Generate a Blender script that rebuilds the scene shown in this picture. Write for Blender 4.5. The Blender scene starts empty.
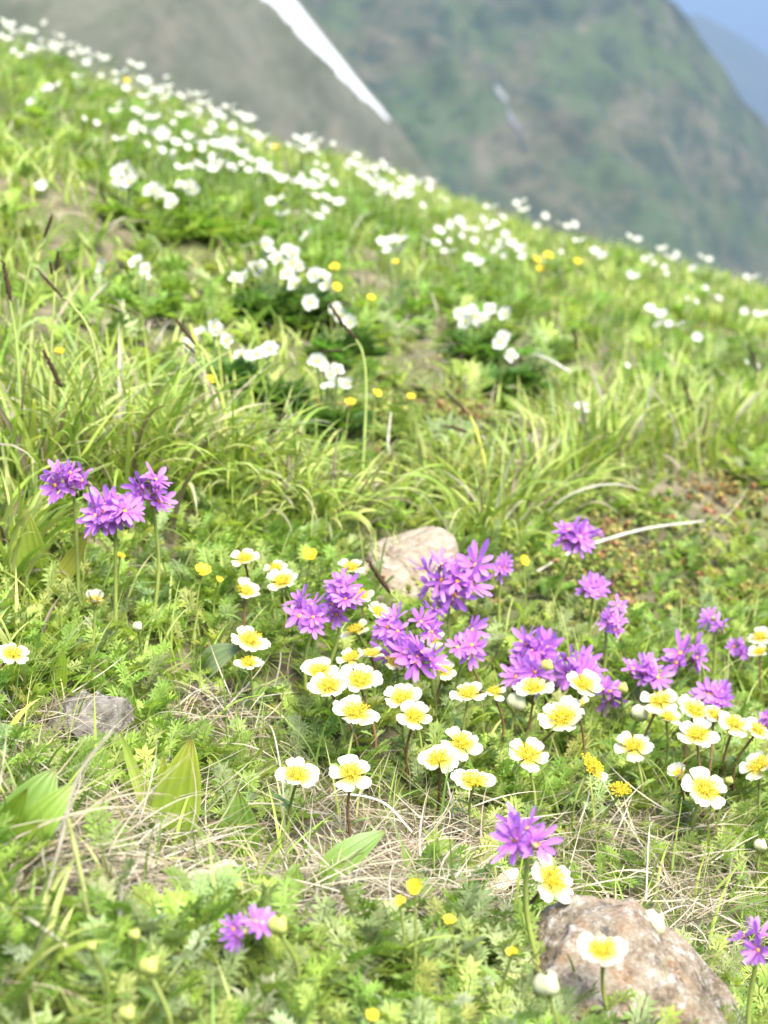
import bpy, math, random
import numpy as np
random.seed(11)
RNG = np.random.default_rng(7)
R = math.radians
SC = bpy.context.scene
COL = SC.collection

# ------------------------------------------------------------------ camera numbers
F_PX, W_PX, H_PX, PITCH = 1600.0, 768, 1024, R(12)
FWD = np.array([0, math.cos(PITCH), -math.sin(PITCH)])
UPV = np.array([0, math.sin(PITCH), math.cos(PITCH)])
RGT = np.array([1.0, 0, 0])

def project(P):
    P = np.asarray(P, float)
    Z = P @ FWD
    Zs = np.where(Z > .05, Z, .05)
    return 384 + F_PX * P[..., 0] / Zs, 512 - F_PX * (P @ UPV) / Zs, Z

def ray(px, py):
    return FWD + (px - 384) / F_PX * RGT - (py - 512) / F_PX * UPV

# ------------------------------------------------------------------ noise + terrain
TAB = np.random.default_rng(3).random((256, 256))
def vnoise(x, y):
    xi = np.floor(x).astype(int); yi = np.floor(y).astype(int)
    fx = x - xi; fy = y - yi
    fx = fx * fx * (3 - 2 * fx); fy = fy * fy * (3 - 2 * fy)
    a = TAB[xi & 255, yi & 255]; b = TAB[(xi + 1) & 255, yi & 255]
    c = TAB[xi & 255, (yi + 1) & 255]; d = TAB[(xi + 1) & 255, (yi + 1) & 255]
    return (a * (1 - fx) + b * fx) * (1 - fy) + (c * (1 - fx) + d * fx) * fy
def fbm(x, y, o=4):
    s = 0; a = .5; t = 0
    for i in range(o):
        s = s + a * vnoise(x * 2 ** i + 17.3 * i, y * 2 ** i + 9.1 * i); t += a; a *= .5
    return s / t
def sst(a, b, v):
    t = np.clip((v - a) / (b - a), 0, 1)
    return t * t * (3 - 2 * t)

def ground(x, y):
    x = np.asarray(x, float); y = np.asarray(y, float)
    u = np.maximum(0, y - 1.5)
    z = -.585 + .185 * y - .315 * x - .0335 * u * u
    z = z + .03 * x * x / (1 + (x / 2) ** 2)
    z = z + .095 * sst(1.0, .55, y)
    m = 1 / (1 + (np.abs(x) / 12) ** 2)
    amp = .035 + .05 * sst(1.6, 3.5, y)
    z = z + m * (amp * (fbm(x * 2.6 + 40, y * 2.6 + 11, 3) - .5) + .03 * (fbm(x * 11 + 3, y * 11 + 7, 3) - .5))
    return z

def solve(px, py, H=0.0):
    """point on the pixel's ray that stands H above the ground: (base, head, depth)"""
    d = ray(px, py)
    t = .35
    prev = t
    while t < 14:
        P = d * t
        if P[2] - (ground(P[0], P[1]) + H) < 0:
            lo, hi = prev, t
            for _ in range(24):
                m = .5 * (lo + hi); P = d * m
                if P[2] - (ground(P[0], P[1]) + H) < 0: hi = m
                else: lo = m
            t = hi; break
        prev = t; t += .02
    else:
        best = None
        for tt in np.arange(2, 7, .05):
            P = d * tt; e = abs(P[2] - (ground(P[0], P[1]) + H))
            if best is None or e < best[0]: best = (e, tt)
        t = best[1]
    P = d * t
    return np.array([P[0], P[1], float(ground(P[0], P[1]))]), P, float(P @ FWD)

# ------------------------------------------------------------------ mesh helpers
def mesh_np(name, V, F, mats, col=None, smooth=True, mi=None):
    """V (n,3); F list of arrays (m,3) or (m,4)"""
    me = bpy.data.meshes.new(name)
    V = np.ascontiguousarray(V, np.float32)
    if not isinstance(F, (list, tuple)): F = [F]
    F = [np.asarray(f, np.int32) for f in F if len(f)]
    me.vertices.add(len(V)); me.vertices.foreach_set('co', V.ravel())
    loops = np.concatenate([f.ravel() for f in F])
    tot = np.concatenate([np.full(len(f), f.shape[1], np.int32) for f in F])
    st = np.concatenate([[0], np.cumsum(tot)[:-1]]).astype(np.int32)
    me.loops.add(len(loops)); me.loops.foreach_set('vertex_index', loops)
    me.polygons.add(len(tot)); me.polygons.foreach_set('loop_start', st); me.polygons.foreach_set('loop_total', tot)
    if mi is not None: me.polygons.foreach_set('material_index', np.asarray(mi, np.int32))
    me.update(calc_edges=True)
    me.polygons.foreach_set('use_smooth', np.full(len(tot), smooth))
    if col is not None:
        c = np.ones((len(V), 4), np.float32); c[:, :3] = col
        a = me.color_attributes.new('Col', 'FLOAT_COLOR', 'POINT'); a.data.foreach_set('color', c.ravel())
    for m in (mats if isinstance(mats, (list, tuple)) else [mats]): me.materials.append(m)
    return me

class MB:
    def __init__(s): s.V = []; s.F3 = []; s.F4 = []; s.C = []; s.n = 0
    def add(s, V, F, c=(1, 1, 1)):
        V = np.asarray(V, float); F = np.asarray(F, int)
        s.V.append(V); (s.F3 if F.shape[1] == 3 else s.F4).append(F + s.n)
        c = np.asarray(c, float); s.C.append(np.broadcast_to(c, (len(V), 3)) if c.ndim == 1 else c)
        s.n += len(V); return s
    def arrays(s):
        F = []
        if s.F4: F.append(np.concatenate(s.F4))
        if s.F3: F.append(np.concatenate(s.F3))
        return np.concatenate(s.V), F, np.concatenate(s.C)
    def mesh(s, name, mat, smooth=True):
        V, F, C = s.arrays(); return mesh_np(name, V, F, mat, C, smooth)

def obj(name, me, parent=None, loc=(0, 0, 0), rot=None, scale=None):
    o = bpy.data.objects.new(name, me); COL.objects.link(o)
    o.location = loc
    if rot is not None: o.rotation_euler = rot
    if scale is not None: o.scale = (scale,) * 3 if np.isscalar(scale) else scale
    if parent is not None: o.parent = parent
    return o
def tag(o, label=None, cat=None, group=None, kind=None):
    if label: o['label'] = label
    if cat: o['category'] = cat
    if group: o['group'] = group
    if kind: o['kind'] = kind
    return o
def empty(name, loc, rz=0):
    o = bpy.data.objects.new(name, None); COL.objects.link(o); o.location = loc; o.rotation_euler = (0, 0, rz)
    o.empty_display_size = .02
    return o

def frame_from(d):
    d = np.asarray(d, float); d = d / np.linalg.norm(d)
    a = np.array([0, 0, 1.0]) if abs(d[2]) < .9 else np.array([1.0, 0, 0])
    u = np.cross(d, a); u /= np.linalg.norm(u); v = np.cross(d, u)
    return u, v, d
def rot_to(d, spin=0.0):
    """3x3 whose z column is d"""
    u, v, w = frame_from(d)
    c, s = math.cos(spin), math.sin(spin)
    x = u * c + v * s; y = np.cross(w, x)
    return np.stack([x, y, w], 1)
def euler_of(M):
    import mathutils
    return mathutils.Matrix([list(r) for r in M]).to_euler()

def smooth_path(pts, n=10):
    P = np.asarray(pts, float)
    if len(P) == 2: t = np.linspace(0, 1, n)[:, None]; return P[0] * (1 - t) + P[1] * t
    Q = np.vstack([2 * P[0] - P[1], P, 2 * P[-1] - P[-2]]); out = []
    for i in range(1, len(Q) - 2):
        for t in np.linspace(0, 1, n, endpoint=False):
            a, b, c, d = Q[i - 1], Q[i], Q[i + 1], Q[i + 2]
            out.append(.5 * (2 * b + (c - a) * t + (2 * a - 5 * b + 4 * c - d) * t * t + (-a + 3 * b - 3 * c + d) * t ** 3))
    out.append(P[-1]); return np.array(out)

def tube(pts, rad, sides=6, cap=True):
    P = np.asarray(pts, float); n = len(P)
    rad = np.broadcast_to(np.asarray(rad, float), (n,))
    T = np.gradient(P, axis=0); T /= np.linalg.norm(T, axis=1)[:, None] + 1e-12
    u, v, _ = frame_from(T[0]); V = []
    for i in range(n):
        u = u - T[i] * (u @ T[i]); u /= np.linalg.norm(u) + 1e-12; v = np.cross(T[i], u)
        for k in range(sides):
            a = 2 * math.pi * k / sides
            V.append(P[i] + rad[i] * (math.cos(a) * u + math.sin(a) * v))
    F = []
    for i in range(n - 1):
        for k in range(sides):
            k2 = (k + 1) % sides
            F.append((i * sides + k, i * sides + k2, (i + 1) * sides + k2, (i + 1) * sides + k))
    return np.array(V), np.array(F)

def ball(c, r, seg=6, rings=4, squash=1.0, M=None):
    V = []; F = []
    for i in range(rings + 1):
        th = math.pi * i / rings
        for k in range(seg):
            ph = 2 * math.pi * k / seg
            V.append((math.sin(th) * math.cos(ph), math.sin(th) * math.sin(ph), math.cos(th) * squash))
    for i in range(rings):
        for k in range(seg):
            F.append((i * seg + k, (i + 1) * seg + k, (i + 1) * seg + (k + 1) % seg, i * seg + (k + 1) % seg))
    V = np.array(V) * r
    if M is not None: V = V @ np.asarray(M).T
    return V + np.asarray(c), np.array(F)

def sheet(nu, nv, fn):
    """grid of fn(u,v) u,v in 0..1"""
    V = np.array([fn(i / (nu - 1), j / (nv - 1)) for i in range(nu) for j in range(nv)])
    F = np.array([(i * nv + j, (i + 1) * nv + j, (i + 1) * nv + j + 1, i * nv + j + 1) for i in range(nu - 1) for j in range(nv - 1)])
    return V, F

# ------------------------------------------------------------------ materials
def newmat(name):
    m = bpy.data.materials.new(name); m.use_nodes = True
    nt = m.node_tree; nt.nodes.clear()
    return m, nt.nodes, nt.links
def leaf_mat(name, trans=.35, rough=.5, spec=.3, tint=(1.25, 1.2, .7), noise=0.25, nscale=60, veins=None, attr=True, base=(.1, .15, .03)):
    m, N, L = newmat(name)
    out = N.new('ShaderNodeOutputMaterial'); mix = N.new('ShaderNodeMixShader'); mix.inputs[0].default_value = trans
    pb = N.new('ShaderNodeBsdfPrincipled'); pb.inputs['Roughness'].default_value = rough
    pb.inputs['Specular IOR Level'].default_value = spec
    tr = N.new('ShaderNodeBsdfTranslucent')
    if attr:
        a = N.new('ShaderNodeAttribute'); a.attribute_name = 'Col'; c = a.outputs['Color']
    else:
        a = N.new('ShaderNodeRGB'); a.outputs[0].default_value = (*base, 1); c = a.outputs[0]
    tc = N.new('ShaderNodeTexCoord')
    nz = N.new('ShaderNodeTexNoise'); nz.inputs['Scale'].default_value = nscale; nz.inputs['Detail'].default_value = 3
    L.new(tc.outputs['Object'], nz.inputs['Vector'])
    mr = N.new('ShaderNodeMapRange'); mr.inputs['From Min'].default_value = .3; mr.inputs['From Max'].default_value = .7
    mr.inputs['To Min'].default_value = 1 - noise; mr.inputs['To Max'].default_value = 1 + noise
    L.new(nz.outputs['Fac'], mr.inputs['Value'])
    vm = N.new('ShaderNodeVectorMath'); vm.operation = 'SCALE'
    L.new(c, vm.inputs[0]); L.new(mr.outputs['Result'], vm.inputs['Scale'])
    L.new(vm.outputs[0], pb.inputs['Base Color'])
    t2 = N.new('ShaderNodeVectorMath'); t2.operation = 'MULTIPLY'; t2.inputs[1].default_value = tint
    L.new(vm.outputs[0], t2.inputs[0]); L.new(t2.outputs[0], tr.inputs['Color'])
    L.new(pb.outputs[0], mix.inputs[1]); L.new(tr.outputs[0], mix.inputs[2]); L.new(mix.outputs[0], out.inputs[0])
    return m
def ramp(N, stops):
    r = N.new('ShaderNodeValToRGB'); e = r.color_ramp.elements
    e[0].position, e[0].color = stops[0][0], (*stops[0][1], 1)
    e[1].position, e[1].color = stops[-1][0], (*stops[-1][1], 1)
    for p, c in stops[1:-1]:
        x = e.new(p); x.color = (*c, 1)
    return r
def noise_mat(name, layers, rough=.85, bump=.3, bscale=80, bdist=.002, coord='Object'):
    """layers: list of (scale, detail, stops[, mix stops]); first is base, the others are mixed over it by their own noise"""
    m, N, L = newmat(name)
    out = N.new('ShaderNodeOutputMaterial'); pb = N.new('ShaderNodeBsdfPrincipled')
    pb.inputs['Roughness'].default_value = rough; pb.inputs['Specular IOR Level'].default_value = .2
    tc = N.new('ShaderNodeTexCoord'); cur = None
    for i, ly in enumerate(layers):
        sc, det, st = ly[:3]
        nz = N.new('ShaderNodeTexNoise'); nz.inputs['Scale'].default_value = sc; nz.inputs['Detail'].default_value = det
        nz.inputs['Roughness'].default_value = .65
        mp = N.new('ShaderNodeMapping'); mp.inputs['Location'].default_value = (i * 3.7, i * 1.9, i * 5.1)
        if len(ly) > 4:
            mp.inputs['Scale'].default_value = ly[4]
            m0 = N.new('ShaderNodeMapping'); m0.inputs['Rotation'].default_value = ly[5]
            L.new(tc.outputs[coord], m0.inputs[0])
        L.new(m0.outputs[0] if len(ly) > 4 else tc.outputs[coord], mp.inputs[0]); L.new(mp.outputs[0], nz.inputs['Vector'])
        r = ramp(N, st); L.new(nz.outputs['Fac'], r.inputs[0])
        if cur is None: cur = r.outputs[0]
        else:
            k = ramp(N, ly[3]); L.new(nz.outputs['Fac'], k.inputs[0])
            nz2 = N.new('ShaderNodeMix'); nz2.data_type = 'RGBA'
            L.new(k.outputs[0], nz2.inputs[0]); L.new(cur, nz2.inputs[6]); L.new(r.outputs[0], nz2.inputs[7]); cur = nz2.outputs[2]
    L.new(cur, pb.inputs['Base Color'])
    if bump:
        bn = N.new('ShaderNodeTexNoise'); bn.inputs['Scale'].default_value = bscale; bn.inputs['Detail'].default_value = 8
        bn.inputs['Roughness'].default_value = .7
        L.new(tc.outputs[coord], bn.inputs['Vector'])
        b = N.new('ShaderNodeBump'); b.inputs['Strength'].default_value = bump; b.inputs['Distance'].default_value = bdist
        L.new(bn.outputs['Fac'], b.inputs['Height']); L.new(b.outputs[0], pb.inputs['Normal'])
    L.new(pb.outputs[0], out.inputs[0])
    return m

W0, W1 = (0, 0, 0), (1, 1, 1)
M_GRASS = leaf_mat('grass_blades', .42, .45, .35, (1.2, 1.2, .6), .15, 30)
M_LEAF = leaf_mat('leaf_green', .48, .5, .3, (1.2, 1.25, .6), .2, 90)
M_STRAW = leaf_mat('dry_straw', .2, .7, .2, (1.1, 1.0, .8), .2, 60)
M_BROAD = leaf_mat('broad_leaf', .42, .4, .4, (1.35, 1.25, .5), .15, 40)
M_WHITE = leaf_mat('white_petal', .3, .55, .25, (1.05, 1.03, .9), .05, 300)
M_PURPLE = leaf_mat('purple_petal', .42, .5, .25, (1.15, 1.0, 1.1), .18, 260)
M_YEL = leaf_mat('yellow_anther', .3, .55, .2, (1.1, 1.0, .5), .12, 400)
M_STEM = leaf_mat('green_stem', .12, .5, .3, (1.1, 1.1, .7), .15, 120)
M_SPIKE = leaf_mat('sedge_spike', .05, .7, .2, (1, 1, 1), .4, 500)
M_MOSS = leaf_mat('cushion_shoots', .2, .6, .2, (1.2, 1.1, .6), .3, 120)
M_SOIL = noise_mat('soil_thatch', [
    (28, 8, [(.3, (.05, .042, .026)), (.55, (.13, .11, .065)), (.75, (.24, .21, .14))]),
    (9, 6, [(.3, (.05, .07, .018)), (.7, (.11, .13, .035))], [(.45, W0), (.6, W1)])], .95, .8, 120, .006)
M_ROCK_PINK = noise_mat('pale_pink_rock', [
    (110, 9, [(.32, (.17, .13, .09)), (.5, (.27, .22, .16)), (.68, (.345, .295, .225))]),
    (70, 6, [(.4, (.40, .29, .23)), (.6, (.27, .20, .16))], [(.55, W0), (.68, (.7, .7, .7))]),
    (240, 4, [(.4, (.38, .36, .32)), (.6, (.43, .41, .37))], [(.6, W0), (.7, W1)])], .9, 1.0, 320, .003)
M_ROCK_FRONT = noise_mat('ochre_lichen_rock', [
    (90, 9, [(.32, (.11, .08, .055)), (.5, (.22, .17, .115)), (.68, (.31, .26, .195))]),
    (55, 7, [(.4, (.27, .15, .065)), (.65, (.22, .135, .075))], [(.50, W0), (.62, (.75, .75, .75))]),
    (120, 6, [(.4, (.38, .355, .31)), (.6, (.45, .42, .38))], [(.52, W0), (.66, (.8, .8, .8))]),
    (130, 7, [(.4, (.05, .04, .034)), (.6, (.09, .075, .062))], [(.57, W0), (.66, (.85, .85, .85))]),
    (420, 4, [(.4, (.09, .075, .06)), (.6, (.42, .38, .32))], [(.35, (.35, .35, .35)), (.5, W0), (.65, (.35, .35, .35))])],   .92, 1.0, 330, .003)
M_ROCK_GREY = noise_mat('grey_rock', [
    (110, 9, [(.34, (.085, .07, .058)), (.5, (.17, .15, .125)), (.66, (.27, .245, .215))]),
    (160, 5, [(.4, (.30, .28, .25)), (.6, (.36, .34, .31))], [(.58, W0), (.68, W1)])], .92, 1.0, 300, .004)
M_SNOW = noise_mat('old_snow', [(.08, 4, [(.3, (.36, .37, .385)), (.7, (.46, .465, .47))])], .6, .2, .4, .2)
SLANT = (0, R(-38), 0)
M_OLDSNOW = noise_mat('dirty_snow', [(.3, 5, [(.35, (.13, .135, .13)), (.65, (.27, .275, .275))])], .7, .2, .4, .2)
M_SPUR = noise_mat('spur_slope', [
    (.05, 7, [(.38, (.052, .057, .034)), (.5, (.075, .076, .049)), (.62, (.10, .097, .066))]),
    (.16, 7, [(.4, (.10, .09, .062)), (.6, (.12, .105, .075))], [(.52, W0), (.66, (.6, .6, .6))], (1, .3, .16), SLANT),
    (.14, 6, [(.4, (.035, .048, .022)), (.6, (.045, .055, .026))], [(.5, W0), (.62, (.7, .7, .7))], (1, .3, .2), SLANT)], .95, .6, .5, 1.5)
M_MOUNT = noise_mat('mountain_slope', [
    (.06, 9, [(.38, (.028, .042, .026)), (.5, (.062, .066, .038)), (.62, (.095, .088, .058))]),
    (.03, 8, [(.4, (.035, .062, .024)), (.6, (.05, .078, .032))], [(.47, W0), (.57, (.8, .8, .8))]),
    (.045, 8, [(.4, (.12, .10, .072)), (.6, (.145, .122, .09))], [(.53, W0), (.66, (.5, .5, .5))], (1, .35, .22), SLANT),
    (.05, 7, [(.4, (.02, .034, .024)), (.6, (.028, .042, .03))], [(.54, W0), (.64, (.7, .7, .7))], (1, .4, .3), SLANT),
    (.13, 6, [(.4, (.018, .034, .024)), (.6, (.028, .046, .03))], [(.55, W0), (.61, (.75, .75, .75))])], .95, .8, .12, 4)
M_FAR = noise_mat('far_slope', [(.004, 6, [(.3, (.05, .07, .05)), (.7, (.09, .10, .07))])], .95, 0)
M_VALLEY = noise_mat('valley_floor', [(.01, 6, [(.3, (.05, .08, .035)), (.7, (.10, .11, .06))])], .95, 0)

# ------------------------------------------------------------------ world, sun, camera
w = bpy.data.worlds.new('World'); SC.world = w; w.use_nodes = True
nt = w.node_tree; nt.nodes.clear()
SUN_EL, SUN_AZ = R(56), R(150)         # azimuth measured from +Y towards +X
sky = nt.nodes.new('ShaderNodeTexSky'); sky.sky_type = 'NISHITA'; sky.sun_disc = False
sky.sun_elevation = SUN_EL; sky.sun_rotation = SUN_AZ
sky.altitude = 2000; sky.air_density = 1.0; sky.dust_density = .1; sky.ozone_density = 2.0
bg = nt.nodes.new('ShaderNodeBackground'); bg.inputs[1].default_value = .15
wo = nt.nodes.new('ShaderNodeOutputWorld')
tcw = nt.nodes.new('ShaderNodeTexCoord'); sep = nt.nodes.new('ShaderNodeSeparateXYZ'); nt.links.new(tcw.outputs['Generated'], sep.inputs[0])
rw_ = ramp(nt.nodes, [(0, (.185, .182, .158)), (.12, (.195, .192, .172)), (.40, (1, .95, .88))]); nt.links.new(sep.outputs['Z'], rw_.inputs[0])
mw = nt.nodes.new('ShaderNodeVectorMath'); mw.operation = 'MULTIPLY'
nt.links.new(sky.outputs[0], mw.inputs[0]); nt.links.new(rw_.outputs[0], mw.inputs[1]); nt.links.new(mw.outputs[0], bg.inputs[0]); nt.links.new(bg.outputs[0], wo.inputs[0])
sd = np.array([math.sin(SUN_AZ) * math.cos(SUN_EL), math.cos(SUN_AZ) * math.cos(SUN_EL), math.sin(SUN_EL)])
sl = bpy.data.lights.new('sun', 'SUN'); sl.energy = 3.0; sl.angle = R(40); sl.color = (1, .93, .78)
so = bpy.data.objects.new('sun', sl); COL.objects.link(so); so.rotation_euler = euler_of(rot_to(sd)); so.location = sd * 30
cam = bpy.data.cameras.new('camera'); co = bpy.data.objects.new('camera', cam); COL.objects.link(co)
co.location = (0, 0, 0); co.rotation_euler = (R(90) - PITCH, 0, 0)
cam.sensor_width = 36; cam.sensor_fit = 'AUTO'; cam.lens = 36 * F_PX / H_PX
cam.clip_start = .02; cam.clip_end = 30000
cam.dof.use_dof = True; cam.dof.focus_distance = .97; cam.dof.aperture_fstop = 9.4
SC.camera = co
SC.view_settings.view_transform = 'Standard'; SC.view_settings.look = 'None'
SC.view_settings.gamma = 1; SC.view_settings.use_curve_mapping = False
SC.view_settings.exposure = 2.58
SC.render.engine = 'CYCLES'
SC.cycles.use_denoising = True
SC.cycles.max_bounces = 8; SC.cycles.diffuse_bounces = 4; SC.cycles.transmission_bounces = 4
SC.cycles.transparent_max_bounces = 4; SC.cycles.volume_bounces = 1
SC.cycles.sample_clamp_indirect = 6

# ------------------------------------------------------------------ setting: meadow, valley, mountains, haze
def axis(a, b, step, far_lo, far_hi, n=16):
    mid = np.arange(a, b, step)
    lo = a - np.geomspace(step, a - far_lo, n)[::-1]; hi = b + np.geomspace(step, far_hi - b, n)
    return np.concatenate([lo, mid, [b], hi])
xs = axis(-2.2, 2.4, .02, -70, 70); ys = axis(.2, 7, .02, -40, 95)
X, Y = np.meshgrid(xs, ys, indexing='ij')
Z = ground(X, Y)
V = np.stack([X, Y, Z], -1).reshape(-1, 3)
def gridF(nx, ny):
    i, j = np.meshgrid(np.arange(nx - 1), np.arange(ny - 1), indexing='ij'); i = i.ravel(); j = j.ravel()
    return np.stack([i * ny + j, (i + 1) * ny + j, (i + 1) * ny + j + 1, i * ny + j + 1], 1)
tag(obj('meadow_ground', mesh_np('meadow_ground', V, gridF(len(xs), len(ys)), M_SOIL)), kind='structure')
# valley floor far below
vx = np.linspace(-2600, 2600, 60); vy = np.linspace(-60, 3500, 60)
X, Y = np.meshgrid(vx, vy, indexing='ij')
Z = -330 + 20 * fbm(X * .01, Y * .01, 3)
tag(obj('valley_floor', mesh_np('valley_floor', np.stack([X, Y, Z], -1).reshape(-1, 3), gridF(60, 60), M_VALLEY)), kind='structure')

def ridge_z(y0, px, py):           # height of a pixel at distance y0 (horizontal)
    return y0 * (172 - py) / F_PX * 1.02
# near spur: profile falls to the right, 350 m away
SP_Y = 350.0
def spur_prof(x):
    z0 = ridge_z(SP_Y, 0, 118); x0 = (390 - 384) / F_PX * SP_Y
    z = z0 - (x - x0) * 1.31
    z = np.where(z > 70, 70 + 12 * np.tanh((z - 70) / 40), z)
    return np.maximum(z, -330)
def spur(x, y):
    p = spur_prof(x + .12 * np.minimum(0, y - SP_Y) * 0)
    d = SP_Y - y
    s = np.where(d > 0, d * .62, -d * 1.0)
    n = fbm(x * .05 + y * .02 + 5, y * .012 + 3, 4) - .5
    fine = fbm(x * .2, y * .06 + 8, 3) - .5
    fade = sst(0, 25, np.abs(d))
    return p - s + (n * 7 * fade + fine * 1.2)
gx = np.linspace(-260, 240, 260); gy = np.linspace(60, 520, 180)
X, Y = np.meshgrid(gx, gy, indexing='ij'); Z = np.maximum(spur(X, Y), -345)
tag(obj('near_mountain_slope', mesh_np('near_mountain_slope', np.stack([X, Y, Z], -1).reshape(-1, 3), gridF(260, 180), M_SPUR)), kind='structure')
# main mountain, 700 m away
MN_Y = 720.0
def main_m(x, y):
    xa = (646 - 384) / F_PX * MN_Y; za = ridge_z(MN_Y, 0, 0)
    p = za - (x - xa) * 1.235
    p = np.where(p > 110, 110 + 30 * np.tanh((p - 110) / 60), p)
    d = MN_Y - y
    # the fall line runs down and to the right: gullies and ribs follow it
    q = x * .8 - (d * .62) * .62
    gul = fbm(q * .022 + 3, d * .004 + 1, 4) - .5
    rib = fbm(q * .06 + 9, d * .012 + 4, 3) - .5
    bush = fbm(x * .11, y * .11, 3) - .5
    fade = sst(0, 60, np.abs(d))
    z = p - np.where(d > 0, d * .66, -d * .9) + gul * 46 * fade + rib * 16 * fade + bush * 9
    # the gully that still holds snow
    gq = np.exp(-((q - 0) / 9) ** 2)
    return z
gx = np.linspace(-320, 520, 420); gy = np.linspace(250, 900, 300)
X, Y = np.meshgrid(gx, gy, indexing='ij'); Z = np.maximum(main_m(X, Y), -345)
tag(obj('main_mountain', mesh_np('main_mountain', np.stack([X, Y, Z], -1).reshape(-1, 3), gridF(420, 300), M_MOUNT)), kind='structure')
# distant mountain
FM_Y = 2600.0
def far_m(x, y):
    xa = (685 - 384) / F_PX * FM_Y; za = ridge_z(FM_Y, 0, 22)
    p = za - np.maximum(0, x - xa) * .62 - np.maximum(0, xa - x) * .25
    p = p + 14 * (fbm(x * .012, x * 0 + 2, 4) - .5)
    return p - np.abs(FM_Y - y) * .5
gx = np.linspace(-500, 1700, 160); gy = np.linspace(1700, 3400, 60)
X, Y = np.meshgrid(gx, gy, indexing='ij'); Z = np.maximum(far_m(X, Y), -340)
tag(obj('distant_mountain', mesh_np('distant_mountain', np.stack([X, Y, Z], -1).reshape(-1, 3), gridF(160, 60), M_FAR)), kind='structure')

def hit_surface(fn, px, py, t0, t1, step=1.0):
    d = ray(px, py)
    t = t0
    while t < t1:
        P = d * t
        if P[2] < fn(P[0], P[1]): return P
        t += step
    return d * t1
def snow_strip(name, pairs, fn, t0, t1, thick, mat=None):
    """pairs of (left px, right px, y); a bank of snow with a rounded section lying on the slope"""
    rows = []
    for (xl, xr, y) in pairs:
        row = []
        for k in range(9):
            u = k / 8; P = hit_surface(fn, xl + (xr - xl) * u, y, t0, t1, .5)
            P = P + np.array([0, 0, thick * (4 * u * (1 - u)) ** .6 - .6]) + np.array([0, -thick * .5, 0])
            row.append(P)
        rows.append(row)
    Vs = np.array(rows).reshape(-1, 3)
    return mesh_np(name, Vs, gridF(len(pairs), 9), mat or M_SNOW)
pr = []
for y in np.linspace(-30, 121, 60):
    xr = 300 + (y / 118) * 90 - 1.5; wdt = max(1.0, 33 * (1 - y / 122) ** .75) if y < 121 else 1
    wob = 2.4 * math.sin(y * .13) + 1.8 * math.sin(y * .31) + 1.6 * math.sin(y * .83)
    pr.append((xr - wdt + wob * .6, xr - 1.0, y))
tag(obj('snow_patch', snow_strip('snow_patch', pr, spur, 250, 360, 1.2)), 'long white snow tongue tapering down the edge of the brown slope', 'snow', kind='structure')
pr = []
for y in np.linspace(66, 152, 44):
    xc = 488 + (y - 66) * .46 + 2 * math.sin(y * .2); wd = (.35 + 1.9 * math.exp(-((y - 94) / 7) ** 2) + 2.1 * math.exp(-((y - 119) / 6) ** 2)) * (1 + .4 * math.sin(y * .9))
    pr.append((xc - wd, xc + wd, y))
tag(obj('snow_remnant', snow_strip('snow_remnant', pr, main_m, 400, 800, 1.6, M_OLDSNOW)), 'narrow broken streak of old snow in the mountain gully', 'snow', kind='structure')

hz = MB(); x0, x1, y0, y1, z0, z1 = -2700, 2700, -150, 3600, -346.5, 275
c8 = [(x, y, z) for x in (x0, x1) for y in (y0, y1) for z in (z0, z1)]
hm = bpy.data.meshes.new('haze'); hm.from_pydata(c8, [], [(0, 1, 3, 2), (4, 6, 7, 5), (0, 4, 5, 1), (2, 3, 7, 6), (0, 2, 6, 4), (1, 5, 7, 3)])
m, N, L = newmat('haze_air'); out = N.new('ShaderNodeOutputMaterial'); pv = N.new('ShaderNodeVolumePrincipled')
pv.inputs['Color'].default_value = (.15, .215, .37, 1); pv.inputs['Density'].default_value = .00042
pv.inputs['Anisotropy'].default_value = .1
L.new(pv.outputs[0], out.inputs['Volume']); hm.materials.append(m)
tag(obj('haze', hm), kind='stuff')

# ------------------------------------------------------------------ where things grow (zones are patches of the meadow)
def blob(px, py, cx, cy, rx, ry):
    return np.exp(-(((px - cx) / rx) ** 2 + ((py - cy) / ry) ** 2))
STRAW_B = [(215, 735, 55, 38), (95, 850, 110, 35), (100, 905, 130, 32), (450, 858, 100, 30), (330, 820, 50, 25), (690, 925, 75, 55), (520, 435, 42, 26), (400, 345, 60, 30),
           (165, 335, 45, 20), (400, 365, 60, 22), (590, 340, 40, 10), (120, 90, 50, 22), (60, 230, 40, 30), (650, 850, 90, 25), (730, 470, 30, 20), (440, 925, 90, 30), (330, 915, 60, 26), (30, 760, 30, 60)]
MOSS_B = [(660, 560, 115, 48), (740, 540, 80, 50), (600, 590, 60, 30), (470, 600, 50, 30), (395, 452, 70, 25), (560, 470, 60, 22), (430, 430, 80, 25)]
def zone_straw(px, py): return np.clip(1.15 * sum(blob(px, py, *b) for b in STRAW_B), 0, 1)
ROCK_B = [(404, 570, 45, 38), (625, 985, 100, 80), (92, 735, 45, 30), (175, 845, 40, 40), (20, 850, 60, 40), (330, 880, 70, 25), (255, 895, 60, 34)]
def zone_rock(px, py): return np.clip(2.0 * sum(blob(px, py, *b) for b in ROCK_B), 0, 1)
def zone_moss(px, py): return np.clip(1.25 * sum(blob(px, py, *b) for b in MOSS_B), 0, 1)

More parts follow.
